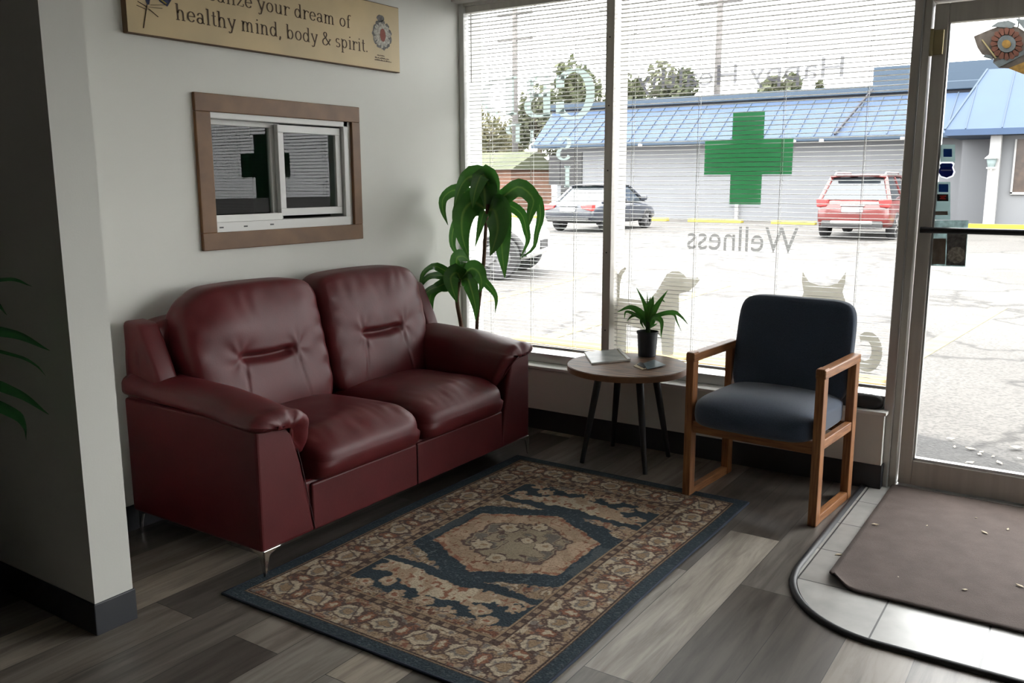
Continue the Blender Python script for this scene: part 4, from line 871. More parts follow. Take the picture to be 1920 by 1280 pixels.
# plant at the left edge in front of the partition
lp = AY(-170, 700, 1.12)
fp = thing('potted_palm', 'dark thin leaved potted palm reaching in at the left edge of the photo', 'plant', (lp.x, 1.10, 0))
MB().lathe([(.11, 0), (.12, .01), (.15, .30), (.155, .31), (.14, .31), (.135, .27)], (lp.x, 1.10, 0), 36).build('pot', M['pot'], fp, smooth=True, angle=.7)
MB().lathe([(0, .26), (.134, .26), (.134, .27), (0, .275)], (lp.x, 1.10, 0), 24).build('soil', M['soil'], fp)
MB().tube([(lp.x, 1.10, .25), (lp.x-.01, 1.10, .7), (lp.x+.01, 1.10, 1.18)], [.018, .015, .01], 10).build('cane', M['cane'], fp, smooth=True)
q0 = lambda x, y, dy=0: AY(x/3.047, 480+y/3.047, 1.10+dy)
for i, (pts, w_) in enumerate([([(-480, 380, 0), (-200, 190, -.03), (40, 130, -.05), (185, 174, -.05)], .016), ([(-480, 400, 0), (-200, 210, .03), (-40, 255, .04), (40, 338, .04)], .020),
     ([(-480, 640, 0), (-200, 440, -.02), (60, 440, -.04), (285, 540, -.04)], .034), ([(-480, 650, 0), (-200, 520, .06), (80, 565, .08), (200, 620, .08), (262, 685, .08)], .010),
     ([(-480, 880, 0), (-200, 710, -.03), (80, 775, -.04), (280, 905, -.04)], .032), ([(-480, 900, 0), (-200, 800, .05), (60, 890, .06), (130, 960, .06), (150, 1052, .06)], .032),
     ([(-480, 380, 0), (-640, 150, 0), (-900, 200, 0)], .03), ([(-480, 640, 0), (-700, 440, -.05), (-900, 500, -.08)], .03), ([(-480, 400, 0), (-480, 100, .02), (-420, -150, .02)], .03), ([(-480, 860, 0), (-650, 760, .0), (-850, 900, 0)], .03)]):
    leafmesh([q0(*p) for p in pts], w_, face=(0, -1, .8), fold=-.3, seed=i).build('leaf', M['leaf3'], fp, smooth=True)
# dark crumpled lump on the ledge by the door
M['lump_dark'] = mat('crumpled_dark', (.03, .03, .03), .6, bump=.4, bump_scale=20, bdist=.01)
def bg_(u, v, w_):
    a, b, c = rnd((u, v, w_), 3.4); x = -.93+.165*a; y = 4.185+.036*b; z = .392+.024*c*(1.2+.5*a)+.006*nz3(a*4, b*3, c*2)
    return (x, y, max(z, .3675))
bg_.res = (26, 10, 8); o = pillow(bg_).build('dark_lump', M['lump_dark'], None, smooth=True); tag(o, 'crumpled dark cloth lying on the white ledge between chair and door', 'lump')
# ------------------------------------------------------------------ outside: ground
GZ = -.15
def ground_mat():
    m = bpy.data.materials.new('weathered_pavement'); m.use_nodes = True; nt = m.node_tree; b = nt.nodes['Principled BSDF']; N = nt.nodes.new; Lk = nt.links.new
    tc = N('ShaderNodeTexCoord'); n = N('ShaderNodeTexNoise'); n.inputs['Scale'].default_value = .35; n.inputs['Detail'].default_value = 8; Lk(tc.outputs['Object'], n.inputs['Vector'])
    r = N('ShaderNodeValToRGB'); r.color_ramp.elements[0].position = .35; r.color_ramp.elements[0].color = (.044, .041, .038, 1); r.color_ramp.elements[1].position = .65; r.color_ramp.elements[1].color = (.066, .063, .059, 1); Lk(n.outputs['Fac'], r.inputs[0])
    g = N('ShaderNodeTexNoise'); g.inputs['Scale'].default_value = 38; g.inputs['Detail'].default_value = 4; Lk(tc.outputs['Object'], g.inputs['Vector'])
    r2 = N('ShaderNodeValToRGB'); r2.color_ramp.elements[0].position = .38; r2.color_ramp.elements[0].color = (.3, .3, .3, 1); r2.color_ramp.elements[1].position = .55; r2.color_ramp.elements[1].color = (1, 1, 1, 1); Lk(g.outputs['Fac'], r2.inputs[0])
    mx = N('ShaderNodeMix'); mx.data_type = 'RGBA'; mx.blend_type = 'MULTIPLY'; mx.inputs[0].default_value = .7; Lk(r.outputs[0], mx.inputs[6]); Lk(r2.outputs[0], mx.inputs[7])
    v = N('ShaderNodeTexVoronoi'); v.feature = 'DISTANCE_TO_EDGE'; v.inputs['Scale'].default_value = .33; nn = N('ShaderNodeTexNoise'); nn.inputs['Scale'].default_value = 1.2; nn.inputs['Detail'].default_value = 5; Lk(tc.outputs['Object'], nn.inputs['Vector'])
    ad = N('ShaderNodeMix'); ad.data_type = 'RGBA'; ad.blend_type = 'LINEAR_LIGHT'; ad.inputs[0].default_value = .6; Lk(tc.outputs['Object'], ad.inputs[6]); Lk(nn.outputs['Color'], ad.inputs[7]); Lk(ad.outputs[2], v.inputs['Vector'])
    r3 = N('ShaderNodeValToRGB'); r3.color_ramp.elements[0].position = 0; r3.color_ramp.elements[0].color = (.22, .21, .2, 1); r3.color_ramp.elements[1].position = .02; r3.color_ramp.elements[1].color = (1, 1, 1, 1); Lk(v.outputs['Distance'], r3.inputs[0])
    m2 = N('ShaderNodeMix'); m2.data_type = 'RGBA'; m2.blend_type = 'MULTIPLY'; m2.inputs[0].default_value = 1; Lk(mx.outputs[2], m2.inputs[6]); Lk(r3.outputs[0], m2.inputs[7]); Lk(m2.outputs[2], b.inputs['Base Color'])
    b.inputs['Roughness'].default_value = .9; bp = N('ShaderNodeBump'); bp.inputs['Distance'].default_value = .01; bp.inputs['Strength'].default_value = .6; Lk(g.outputs['Fac'], bp.inputs['Height']); Lk(bp.outputs[0], b.inputs['Normal']); return m
M['pave'] = ground_mat(); M['yellow'] = mat('yellow_paint', (.26, .21, .02), .8, noise_scale=3, noise_amt=.25)
M['ochre_stop'] = mat('faded_yellow_concrete', (.15, .105, .028), .85, noise_scale=5, noise_amt=.35)
M['yellow_worn'] = mat('worn_yellow_paint', (.14, .12, .05), .9, noise_scale=6, noise_amt=.4)
gnd = S('parking_lot', MB().box(-90, 60, 4.40, 140, GZ-.2, GZ), M['pave'])
M['dark_pave'] = mat('dark_pavement', (.034, .033, .032), .9, noise_scale=45, noise_amt=.55, bump=.8, bump_scale=60, bdist=.01)
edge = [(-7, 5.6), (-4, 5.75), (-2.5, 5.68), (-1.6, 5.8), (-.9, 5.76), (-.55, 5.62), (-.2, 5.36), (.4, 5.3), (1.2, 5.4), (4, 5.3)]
S('dark_ground_strip', MB().prism([(-7, 4.62), (4, 4.62)]+edge[::-1], (0, 0, GZ), (1, 0, 0), (0, 1, 0), (0, 0, .006)), M['dark_pave'])  # darker strip of ground beyond the step, uneven outer edge
S('front_step', MB().box(-7, 4, 4.40, 4.62, GZ, -.02), M['pave'])
for (xa_, ya, xb_, yb) in ((-4.52, 6.95, -4.62, 12.6), (-6.62, 8.9, -7.05, 12.6), (-1.32, 8.1, -.98, 12.2)):
    MB().bar((xa_, ya, GZ+.002), (xb_, yb, GZ+.002), .18, .004).build('painted_line', M['yellow_worn'], gnd)
def wheel_stop(x0, x1, y, label, grp, m='yellow'):
    h = .12; mb = MB(); mb.prism([(-.17, 0), (.17, 0), (.13, h), (-.13, h)], (x0, y, GZ), (0, 1, 0), (0, 0, 1), (x1-x0, 0, 0)); o = mb.build('wheel_stop', M[m], None, bevel=.015)
    c = Vector(((x0+x1)/2, y, GZ))
    for v in o.data.vertices: v.co -= c
    o.location = c; tag(o, label, 'wheel stop', grp)
wheel_stop(-4.45, -2.75, 6.72, 'yellow wheel stop just outside the window behind the round table', 'wheel stops outside the window', 'ochre_stop')
wheel_stop(-2.66, -1.22, 6.66, 'yellow wheel stop just outside the window behind the blue chair', 'wheel stops outside the window', 'ochre_stop')
for a, b, t in ((1193, 1252, 'yellow wheel stop right of the dark sedan by the grey building'), (1292, 1392, 'yellow wheel stop under the green cross by the grey building'), (1448, 1530, 'yellow wheel stop left of the red car by the grey building'), (930, 1010, 'yellow wheel stop at the left end of the grey building behind the tall plant')):
    pa, pb = AY(a, 414, 31.6), AY(b, 414, 31.6); wheel_stop(pa.x, pb.x, 31.6, t, 'wheel stops by the far building')
p = AY(1815, 432, 29.2); S('far_curb', MB().box(p.x, 9, 29.0, 29.4, GZ, GZ+.26), M['yellow'])
# ------------------------------------------------------------------ shop building across the lot
M['bwall'] = mat('painted_block_wall', (.15, .155, .165), .85, noise_scale=1.2, noise_amt=.06); M['bwall2'] = mat('porch_wall', (.14, .145, .155), .85)
M['broof'] = mat('blue_metal_roof', (.010, .030, .072), .7, noise_scale=1.5, noise_amt=.12); M['broof2'] = mat('blue_metal_trim', (.012, .028, .05), .7); M['bdark'] = mat('dark_roof_strip', (.01, .012, .02), .8)
M['bdoor'] = mat('black_door_paint', (.008, .008, .01), .5); M['bwhite'] = mat('white_paint_outside', (.3, .3, .3), .6); M['bwood'] = mat('brown_shop_window', (.05, .03, .02), .4, noise_scale=6, noise_amt=.6)
bd = thing('shop_building', 'long pale grey building with a blue metal roof across the parking lot', 'building', (-13, 34, GZ))
EL, ER = AY(998, 276, 33.2), AY(1700, 250, 33.2); ez_ = 2.93
xl, xr = EL.x, ER.x+3.2
MB().box(xl+.8, xr, 34, 40, GZ, 3.3).build('wall', M['bwall'], bd)
RT = 4.40; ry = 35.4
MB().add([(xl, 33.2, ez_), (xr, 33.2, ez_), (xr, ry, RT), (xl-.3, ry, RT), (xl, 33.2, ez_-.1), (xr, 33.2, ez_-.1), (xr, 34.0, ez_-.1), (xl, 34.0, ez_-.1), (xr, ry, ez_-.1), (xl-.3, ry, ez_-.1)], [(0, 1, 2, 3), (4, 5, 1, 0), (5, 4, 7, 6), (0, 3, 9, 4), (3, 2, 8, 9)]).build('roof', M['broof'], bd)
rb_ = MB(); x = xl+.3
while x < xr: rb_.bar((x, 33.19, ez_+.02), (x, ry, RT+.02), .035, .035); x += .62
rb_.build('roof_seams', M['broof2'], bd)
MB().box(xl-.4, xr, ry+.1, ry+.3, RT-.05, RT+.14).build('roof_gap', M['bdark'], bd)  # dark strip between the roof sheets and the cap
MB().box(xl-.4, xr, ry-.05, ry+.4, RT+.12, RT+.42).build('roof_cap', M['broof2'], bd, bevel=.03)
p = AY(1638, 130, 36); q = AY(1640, 126, 36); MB().box(p.x, p.x+6, 36, 38, RT-.2, q.z).build('raised_block', M['broof2'], bd)
p = AY(1565, 252, 33.15); q = AY(1636, 168, 35.3); MB().bar(p, q, .07, .07).build('hip_strip', M['bdark'], bd)
MB().box(xl, xr, 33.1, 33.2, ez_-.16, ez_+.01).build('gutter', M['broof2'], bd, bevel=.02)
MB().box(AY(1053, 280, 33.98).x, AY(1092, 280, 33.98).x, 33.95, 34.01, GZ, 2.62).build('door', M['bdoor'], bd)
MB().box(AY(1030, 280, 33.98).x, AY(1051, 280, 33.98).x, 33.95, 34.01, 1.2, 2.5).build('window', M['bdoor'], bd)
MB().box(AY(1385, 280, 34).x, AY(1385, 280, 34).x+.12, 33.85, 34, GZ, 2.9).build('downspout', M['bwhite'], bd)
for px_ in (1200, 1462, 1488, 1540, 1692):
    p = AY(px_, 262, 33.0); MB().box(p.x-.07, p.x+.07, 32.95, 33.1, ez_-.22, ez_-.10).build('eave_lamp', M['bwhite'], bd, bevel=.02)
# corner shop with the hipped roof
bb = thing('corner_shop', 'projecting grey shop front with light blue hipped roof seen through the door', 'building', (-3, 31, GZ))
e0 = AY(1772, 243, 29.6); t0 = AY(1852, 130, 32.0); e1_ = AY(1920, 233, 29.6)
MB().add([tuple(e0), (9, 29.6, e0.z), (9, 32, t0.z), tuple(t0), (e0.x, 33.05, e0.z), (t0.x, 33.05, t0.z), (9, 33.05, t0.z), (9, 33.05, e0.z), (e0.x, 29.6, e0.z-.18), (9, 29.6, e0.z-.18), (9, 33.05, e0.z-.18), (e0.x, 33.05, e0.z-.18)],
         [(0, 1, 2, 3), (0, 3, 5, 4), (3, 2, 6, 5), (8, 9, 1, 0), (11, 10, 9, 8), (4, 11, 8, 0)]).build('roof', M['broof'], bb)
rs = MB()
for k in range(12):
    xb_ = e0.x+.55+.95*k; f_ = min(1, (xb_-e0.x)/(t0.x-e0.x)) if xb_ < t0.x else 1
    tp_ = Vector((xb_, 29.6+(32-29.6)*f_, e0.z+(t0.z-e0.z)*f_)); rs.bar((xb_, 29.6, e0.z+.01), tp_+Vector((0, 0, .01)), .03, .03)
rs.bar(e0, t0, .06, .06); rs.build('roof_seams', M['broof2'], bb)
MB().box(e0.x+.1, 9, 32.8, 33.05, GZ, e0.z-.18).build('recessed_wall', M['bwall2'], bb)
pc0, pc1 = AY(1845, 400, 30.2), AY(1874, 260, 30.2)
MB().box(pc0.x, pc0.x+.30, 30.05, 30.35, GZ, e0.z-.18).build('porch_column', M['bwhite'], bb, bevel=.02)
MB().box(pc0.x+.22, 9, 30.45, 32.8, GZ, e0.z-.18).build('front_wall', M['bwall'], bb)
wp = AY(1898, 360, 30.4); MB().box(wp.x, 3, 30.40, 30.46, wp.z, e0.z-.3).build('shop_window', M['bwood'], bb)
wf = MB().box(wp.x-.05, wp.x, 30.36, 30.45, wp.z-.05, e0.z-.3).box(wp.x-.05, 3, 30.36, 30.45, wp.z-.07, wp.z); wf.build('window_frame', M['bwhite'], bb)
M['lampw'] = mat('white_lantern', (.75, .75, .75), .4)
p = AY(1860, 300, 29.95); wl_ = thing('wall_lantern', 'white lantern on the porch column seen through the door', 'wall lamp', (p.x, 30.0, p.z))
MB().lathe([(0, .33), (.03, .36), (.03, .42), (0, .45)], (p.x, 29.9, p.z-.1), 12).build('finial', M['lampw'], wl_, smooth=True)
MB().lathe([(.2, .14), (.18, .17), (.06, .28), (.03, .33)], (p.x, 29.9, p.z-.1), 20).build('shade', M['lampw'], wl_, smooth=True)
MB().lathe([(.09, -.12), (.14, .13)], (p.x, 29.9, p.z-.1), 12).build('glass_body', M['stk_pale'], wl_, smooth=True)
MB().lathe([(0, -.22), (.03, -.2), (.03, -.16), (.13, -.15), (.13, -.11)], (p.x, 29.9, p.z-.1), 16).build('base', M['lampw'], wl_, smooth=True)
MB().bar((p.x, 29.9, p.z-.15), (p.x, 30.06, p.z-.05), .03, .03).build('bracket', M['lampw'], wl_)
# roof overhang of this building and the carved sign hanging from it
S('roof_overhang', MB().box(-9, 5, 4.42, 4.75, 2.95, 3.25), M['alu'])
S('wall_outside_left', MB().box(-9, -3.3, 4.36, 4.42, GZ, 2.95), M['back'])
M['cw'] = mat('carved_weathered_wood', (.13, .11, .10), .8, noise_scale=25, noise_amt=.5, bump=.5); M['crust'] = mat('rust_red_paint', (.16, .06, .04), .8, noise_scale=40, noise_amt=.4)
M['cgrey'] = mat('grey_blue_paint', (.16, .19, .21), .7, noise_scale=40, noise_amt=.4); M['cochre'] = mat('ochre_paint', (.40, .23, .05), .7, noise_scale=40, noise_amt=.5)
YH = 4.66; qh = lambda x, y, dy=0: (AY(1660+x/4.265, y/4.265, YH+dy))
def hp(mb, pts, dy, th):
    P = [qh(x, y, dy) for x, y in pts]; n = len(P); Q = [p+Vector((0, th, 0)) for p in P]
    return mb.add([tuple(p) for p in P+Q], [tuple(range(n)), tuple(range(n, 2*n))[::-1]]+[(i, n+i, n+(i+1) % n, (i+1) % n) for i in range(n)])
hs = thing('carved_sign', 'ornate round carved wooden sign hanging outside at the top of the door', 'sign', tuple(qh(970, 350)))
hp(MB(), [(705, 290), (835, 235), (900, 212), (960, 200), (1060, 215), (1190, 300), (1210, 420), (1150, 500), (1000, 545), (905, 540), (860, 498), (870, 470), (770, 432), (735, 380)], 0, .02).build('backboard', M['cw'], hs, bevel=.002)
fp_ = MB()
for pts in ([(900, 215), (845, 212), (900, 175), (985, 163), (1045, 190), (1010, 225)], [(1040, 150), (1120, 155), (1180, 230), (1110, 235)], [(780, 455), (870, 478), (840, 440), (800, 435)], [(860, 500), (1110, 400), (1120, 430), (905, 540)]): hp(fp_, pts, -.006, .01)
fp_.build('feather_tips', M['cgrey'], hs)
pe = MB()
for k in range(16):
    a = 2*PI*k/16; c_, s_ = math.cos(a), math.sin(a); pts = [(970+r*c_-t*s_, 350+r*s_+t*c_) for r, t in ((74, -10), (118, -22), (133, 0), (118, 22), (74, 10))]; hp(pe, pts, -.010, .01)
pe.build('petals', M['crust'], hs)
hp(MB(), [(970+74*math.cos(2*PI*k/24), 350+68*math.sin(2*PI*k/24)) for k in range(24)], -.014, .012).build('ring', M['cgrey'], hs)
hp(MB(), [(968+36*math.cos(2*PI*k/16), 352+34*math.sin(2*PI*k/16)) for k in range(16)], -.018, .012).build('center', M['cochre'], hs)
hp(MB(), [(768, 318), (778, 315), (890, 460), (880, 468)], -.004, .01).build('edge_strip', M['brass'], hs)
hp(MB(), [(985, 545), (1150, 480), (1240, 520), (1200, 600), (1100, 590)], -.004, .015).build('lower_panel', M['cochre'], hs)
c1 = qh(1060, 215); MB().tube([(c1.x, YH+.01, c1.z), (c1.x, YH+.01, 2.96)], .003, 6).build('hanging_wire', M['blackm'], hs)
# ------------------------------------------------------------------ cars
M['tyre'] = mat('tyre_rubber', (.012, .012, .013), .8); M['rim'] = mat('wheel_rim', (.25, .25, .26), .35, metal=.8); M['carglass'] = mat('car_glass', (.02, .025, .03), .06, spec=.9)
M['tail'] = mat('red_tail_lamp', (.28, .02, .02), .25, coat=.5); M['plate'] = mat('licence_plate', (.35, .36, .38), .5); M['darkplastic'] = mat('dark_plastic', (.015, .015, .016), .6)
M['paint_dark'] = mat('dark_blue_car_paint', (.018, .021, .030), .3, coat=.6); M['paint_red'] = mat('red_car_paint', (.09, .012, .011), .3, coat=.6); M['paint_white'] = mat('white_car_paint', (.5, .5, .5), .3, coat=.6); M['silver'] = mat('silver_trim', (.3, .3, .3), .35, metal=.6)
def car(name, label, loc, rz, L, W, body, suv):
    t = thing(name, label, 'car', loc, None, rz); t['_local'] = 1; hw = W/2
    belt = 1.08 if suv else .93; H_ = 1.66 if suv else 1.42; wr = .36 if suv else .32
    # lofted lower body: y, z bottom, z top, half width
    st = [(0, .52, belt-.28, hw*.84), (.04, .34, belt-.10, hw*.92), (.18, .28, belt-.01, hw*.97), (.7, .24, belt, hw), (L*.5, .22, belt-.02, hw), (L*.76, .22, belt-.06, hw*.99), (L*.9, .25, belt-.16, hw*.95), (L-.08, .30, belt-.30, hw*.86), (L, .42, belt-.42, hw*.74)]
    V = []; F = []; n = 14
    for y, zb, zt, w_ in st:
        h = zt-zb; pr = [(.80, 0), (.97, .08), (1, .30), (1.0, .55), (.985, .72), (.94, .90), (.84, 1.0)]
        V += [(w_*a, y, zb+h*b) for a, b in pr]+[(-w_*a, y, zb+h*b) for a, b in reversed(pr)]
    F = [(i*n+j, i*n+(j+1) % n, (i+1)*n+(j+1) % n, (i+1)*n+j) for i in range(len(st)-1) for j in range(n)]+[tuple(range(n))[::-1], tuple((len(st)-1)*n+j for j in range(n))]
    bo = MB().add(V, F).build('body', body, t, smooth=True, sub=1)
    b0, b1, u0, u1 = (.16, L*.74, .52, L*.62) if suv else (.72, L*.77, 1.42, L*.60); wb, wt = hw*.90, hw*.70
    zb = belt-.05; P = [(-wb, b0, zb), (wb, b0, zb), (wb, b1, zb), (-wb, b1, zb), (-wt, u0, H_-.05), (wt, u0, H_-.05), (wt, u1, H_-.05), (-wt, u1, H_-.05)]
    MB().add(P, [(4, 5, 6, 7), (0, 1, 5, 4), (1, 2, 6, 5), (2, 3, 7, 6), (3, 0, 4, 7)]).build('windows', M['carglass'], t, bevel=.03)
    rf = MB()
    def rfn(a, b):
        x = (a*2-1)*(wt+.02); y = u0-.10+(u1-u0+.14)*b; return (x, y, H_-.04+.05*math.sin(PI*a)*.6+.05*math.sin(PI*b)*.6)
    rf.grid(rfn, 10, 10); rf.build('roof', body, t, smooth=True, solid=.05)
    pl = MB()
    for i, j in ((0, 4), (1, 5), (2, 6), (3, 7)): pl.bar(P[i], P[j], .10, .07)
    for sg in (-1, 1): pl.bar((sg*wb, (b0+b1)*.55, zb), (sg*wt, (u0+u1)*.52, H_-.05), .06, .08, (0, 1, 0))
    pl.build('pillars', body, t, bevel=.02)
    for y in ((L*.20, L*.80) if t.location.y > 15 else (L*.18, L*.875)):
        for sg in (-1, 1):
            x = sg*(hw-.10); wmb = MB(); prof = [(wr*.62, -.11), (wr*.93, -.11), (wr, -.07), (wr, .07), (wr*.93, .11), (wr*.62, .11)]; nn = 28
            VV = [(x+z, y+r*math.cos(2*PI*k/nn), wr+r*math.sin(2*PI*k/nn)) for r, z in prof for k in range(nn)]; FF = [(i*nn+k, i*nn+(k+1) % nn, (i+1)*nn+(k+1) % nn, (i+1)*nn+k) for i in range(5) for k in range(nn)]
            wo = wmb.add(VV, FF).build('wheel', M['tyre'], t, smooth=True, angle=.6)
            rm = MB().tube([(x-.08, y, wr), (x+.08, y, wr)], wr*.18, 12)
            for k in range(5): a = 2*PI*k/5; rm.bar((x+sg*.085, y, wr), (x+sg*.085, y+wr*.62*math.cos(a), wr+wr*.62*math.sin(a)), .03, .06, (1, 0, 0))
            rm.tube([(x-.09, y, wr), (x+.06*sg, y, wr)], wr*.64, 24); rm.build('rim', M['rim'], wo)
            ar = MB(); ar.tube([(x-sg*.02, y+(wr+.04)*math.cos(a), wr+(wr+.04)*math.sin(a)) for a in [PI*k/12 for k in range(13)]], .06, 8); ar.build('wheel_arch', M['darkplastic'], t, smooth=True)
    for sg in (-1, 1):
        if suv: MB().prism([(0, 0), (.30*-sg, -.02), (.26*-sg, -.20), (-.02*sg, -.22)], (sg*hw*.97, -.012, belt-.02), (1, 0, 0), (0, 0, 1), (0, .20, 0)).build('tail_lamp', M['tail'], t, bevel=.02)
        else: MB().prism([(0, 0), (.42*-sg, -.02), (.36*-sg, -.13), (-.02*sg, -.19)], (sg*hw*.95, -.015, belt-.09), (1, 0, 0), (0, 0, 1), (0, .20, 0)).build('tail_lamp', M['tail'], t, bevel=.02)
        MB().obox((sg*(hw+.08), b1-.35, belt+.06), (.2, .12, .14), Matrix.Identity(3)).build('side_mirror', body, t, bevel=.03)
        MB().box(sg*hw-.012, sg*hw+.012, L*.38, L*.45, belt-.20, belt-.17).box(sg*hw-.012, sg*hw+.012, L*.60, L*.67, belt-.20, belt-.17).build('door_handle', M['silver'], t)
        MB().box(sg*hw-.003, sg*hw+.006, L*.355, L*.36, .35, belt-.05).box(sg*hw-.003, sg*hw+.006, L*.56, L*.565, .35, belt-.05).build('door_gap', M['darkplastic'], t)
    pz = belt-.36 if suv else belt-.30
    MB().box(-.26, .26, -.035, .03, pz, pz+.13).build('licence_plate', M['plate'], t, bevel=.01)
    MB().box(-.30, .30, -.03, .03, pz+.15, pz+.19).build('trunk_garnish', M['silver'], t, bevel=.01)
    MB().box(-hw*.8, hw*.8, -.05, .10, .32, .45 if not suv else .50).build('rear_bumper', M['darkplastic'], t, bevel=.04)
    if suv:
        MB().box(-hw*.55, hw*.55, -.07, .08, .40, .50).build('skid_plate', M['silver'], t, bevel=.03)
        MB().box(-wt*.8, wt*.8, u0-.2, u0+.05, H_-.03, H_+.02).build('roof_spoiler', body, t, bevel=.02)
        for sg in (-1, 1): MB().tube([(sg*(wt-.04), u0+.1, H_), (sg*(wt-.04), u0+.25, H_+.07), (sg*(wt-.04), u1-.3, H_+.07), (sg*(wt-.04), u1-.1, H_)], .02, 8).build('roof_rail', M['silver'], t, smooth=True)
    else:
        MB().lathe([(0, 0), (.05, 0), (.05, .01), (0, .012)], (0, 0, 0), 12).build('badge', M['silver'], t).matrix_basis = Matrix.Translation((0, -.03, belt-.11)) @ Matrix.Rotation(PI/2, 4, 'X')
    MB().box(-.28, .28, L-.02, L+.01, .45, .60).build('grille', M['darkplastic'], t, bevel=.01)
    return t
p = FL(1064, 436, GZ); car('sedan', 'dark blue sedan parked facing the grey building left of the mullion', (p.x, p.y, GZ), 0, 4.6, 1.80, M['paint_dark'], False)
p = FL(1594, 450, GZ); car('suv', 'red sport utility car parked facing the building at the right window edge', (p.x, p.y, GZ), math.radians(1), 4.5, 1.9, M['paint_red'], True)
car('suv', 'white car partly hidden behind the tall plant and window corner', (-11.95, 10.85, GZ), math.radians(-70), 4.55, 1.85, M['paint_white'], True)
# ------------------------------------------------------------------ poles, wires, trees, house
M['polew'] = mat('grey_utility_pole', (.085, .08, .08), .9, noise_scale=4, noise_amt=.3)
def pole(px_, Y, label, top, yb=340):
    b = AY(px_, yb, Y); t = thing('utility_pole', label, 'utility pole', (b.x, Y, GZ), 'utility poles beyond the building')
    MB().tube([(b.x, Y, GZ), (b.x, Y, top)], [.20, .15], 12).build('pole_shaft', M['polew'], t, smooth=True)
    for z in (top-1.2, top-2.6): MB().box(b.x-1.2, b.x+1.2, Y-.08, Y+.08, z, z+.14).build('crossarm', M['polew'], t)
    for k in (-1.1, -.5, .5, 1.1): MB().tube([(b.x+k, Y, top-1.06), (b.x+k, Y, top-.85)], .05, 8).build('insulator', M['bwhite'], t)
    return b
pole(966, 44.5, 'grey utility pole behind the left window pane', 12); pole(1338, 46, 'grey utility pole behind the middle of the blue roof', 13)
M['wire'] = mat('overhead_wire', (.03, .03, .03), .6)
for z, lab in ((10.95, 'upper'), (9.55, 'lower')):
    a = AY(966, 340, 42); b = AY(1338, 340, 46); P = [Vector((a.x+(b.x-a.x)*s*1.0, 42+4*s, z+.8*s-1.0*math.sin(PI*min(1, max(0, s))))) for s in [k/16 for k in range(17)]]
    tag(MB().tube(P, .02, 6).build('power_line', M['wire']), lab+' overhead power line between the two utility poles', 'power line')
M['fol1'] = mat('olive_foliage', (.06, .068, .032), .8, noise_scale=.7, col2=(.03, .038, .014), trans=.2); M['fol2'] = mat('grey_green_foliage', (.075, .078, .045), .8, noise_scale=.7, col2=(.035, .045, .02), trans=.2); M['fol3'] = mat('tan_foliage', (.12, .108, .058), .8, noise_scale=.7, col2=(.055, .06, .026), trans=.2)
M['bark'] = mat('tree_bark', (.07, .055, .04), .9)
def tree(px_, pytop, Y, wpx, label, m, seed, hfrac=.6):
    r = random.Random(seed); top = AY(px_, pytop, Y); sc_ = (AY(px_+wpx/2, 200, Y)-AY(px_-wpx/2, 200, Y)).length/2; Ht = top.z-GZ; cz = top.z-Ht*hfrac/2; rz_ = Ht*hfrac/2
    t = thing('tree', label, 'tree', (top.x, Y, GZ), 'trees beyond the building')
    mb = MB(); lobes = [(r.uniform(-.55, .55), r.uniform(-.4, .4), r.uniform(-.5, .6), r.uniform(.35, .6)) for _ in range(9)]+[(0, 0, -.1, .8)]
    for k in range(2600):
        lx, ly, lz, lr = lobes[k % len(lobes)]; u = Vector((r.gauss(0, 1), r.gauss(0, 1), r.gauss(0, 1))).normalized()*lr*(r.random()**.35)
        c = Vector((top.x+(lx+u.x)*sc_, Y+(ly+u.y)*sc_, min(top.z, cz+(lz+u.z)*rz_))); s_ = r.uniform(.10, .24); a = Vector((r.gauss(0, 1), r.gauss(0, 1), r.gauss(0, 1))).normalized(); b = a.orthogonal().normalized(); d = a.cross(b)
        mb.add([c+b*s_, c+d*s_*.6, c-b*s_, c-d*s_*.6], [(0, 1, 2, 3)])
    mb.build('crown', M[m], t)
    tr = MB().tube([(top.x, Y, GZ), (top.x+.1, Y, cz-rz_*.5), (top.x, Y, cz+rz_*.3)], [.22, .16, .06], 8)
    for k in range(6): a = r.uniform(0, 6.28); tr.tube([(top.x, Y, cz-rz_*.5+.1*k), (top.x+math.cos(a)*sc_*.6, Y+math.sin(a)*sc_*.6, cz+rz_*r.uniform(-.1, .5))], [.07, .02], 5)
    tr.build('trunk', M['bark'], t, smooth=True)
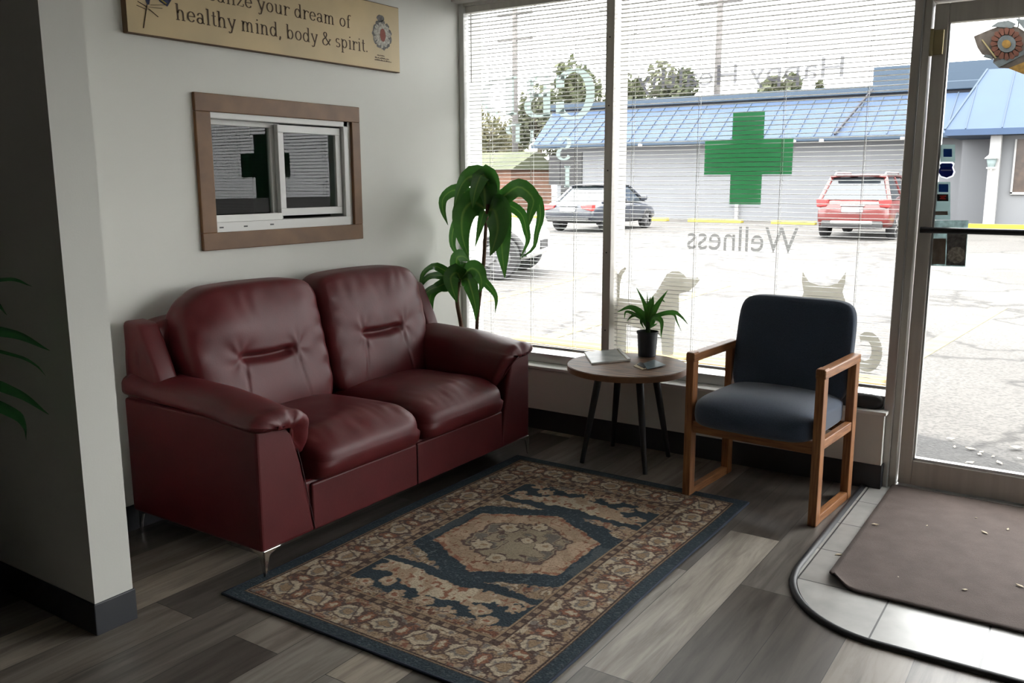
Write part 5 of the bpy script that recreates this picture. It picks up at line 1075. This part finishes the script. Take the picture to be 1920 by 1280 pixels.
tree(1098, 100, 41, 116, 'tallest olive green tree left of the mullion', 'fol1', 1, .75); tree(1010, 135, 48, 90, 'green tree behind the white lettering in the left pane', 'fol2', 2, .75)
tree(905, 185, 50, 130, 'tan green tree at the left edge of the left window pane', 'fol3', 3, .92); tree(1180, 126, 45, 70, 'low tree directly right of the mullion', 'fol1', 4, .6)
tree(1262, 118, 43, 100, 'grey green tree left of the second utility pole', 'fol2', 5, .6); tree(1466, 128, 43, 96, 'small round tree above the blue roof under the pale script', 'fol2', 6, .5); tree(960, 215, 59, 70, 'lower tan tree left of the blue roof', 'fol3', 7, .8)
tree(1545, 152, 43, 30, 'tiny treetop poking over the blue roof right of the round tree', 'fol2', 8, .4)
M['brick'] = mat('far_brick_house', (.16, .08, .05), .9, noise_scale=3, noise_amt=.3)
hb = thing('house', 'low brick house behind the tall plant at the left of the lot', 'building', (-34, 40, GZ))
p0, p1 = AY(880, 340, 38), AY(958, 340, 38)
MB().box(p0.x-4, p1.x, 38, 42, GZ, 2.0).build('wall', M['brick'], hb)
MB().add([(p0.x-4.3, 37.6, 1.95), (p1.x+.3, 37.6, 1.95), (p1.x+.3, 42.4, 1.95), (p0.x-4.3, 42.4, 1.95), (p0.x-4.3, 40, 2.9), (p1.x+.3, 40, 2.9)], [(0, 1, 5, 4), (2, 3, 4, 5), (1, 2, 5), (3, 0, 4), (3, 2, 1, 0)]).build('roof', M['fol1'], hb)
MB().box(p1.x-2.2, p1.x-1.2, 37.97, 38.03, .6, 1.6).build('window', M['carglass'], hb)
# dry leaves on the pavement outside the door
for i, (x, y, s) in enumerate(((1782, 823, .05), (1790, 838, .03), (1820, 842, .06), (1836, 852, .045), (1818, 868, .05), (1874, 868, .05), (1905, 840, .09), (1888, 884, .03), (1840, 848, .035), (1912, 860, .03), (1862, 856, .03))):
    p = FL(x, y, GZ+.01); flake('dry_leaf', p.x, p.y, GZ+.012, s, i*1.7, 'pale dry leaf on the shaded pavement outside the glass door', 'dry leaves outside the door')
for k_ in [o for o in bpy.data.objects if '_local' in o]: del k_['_local']
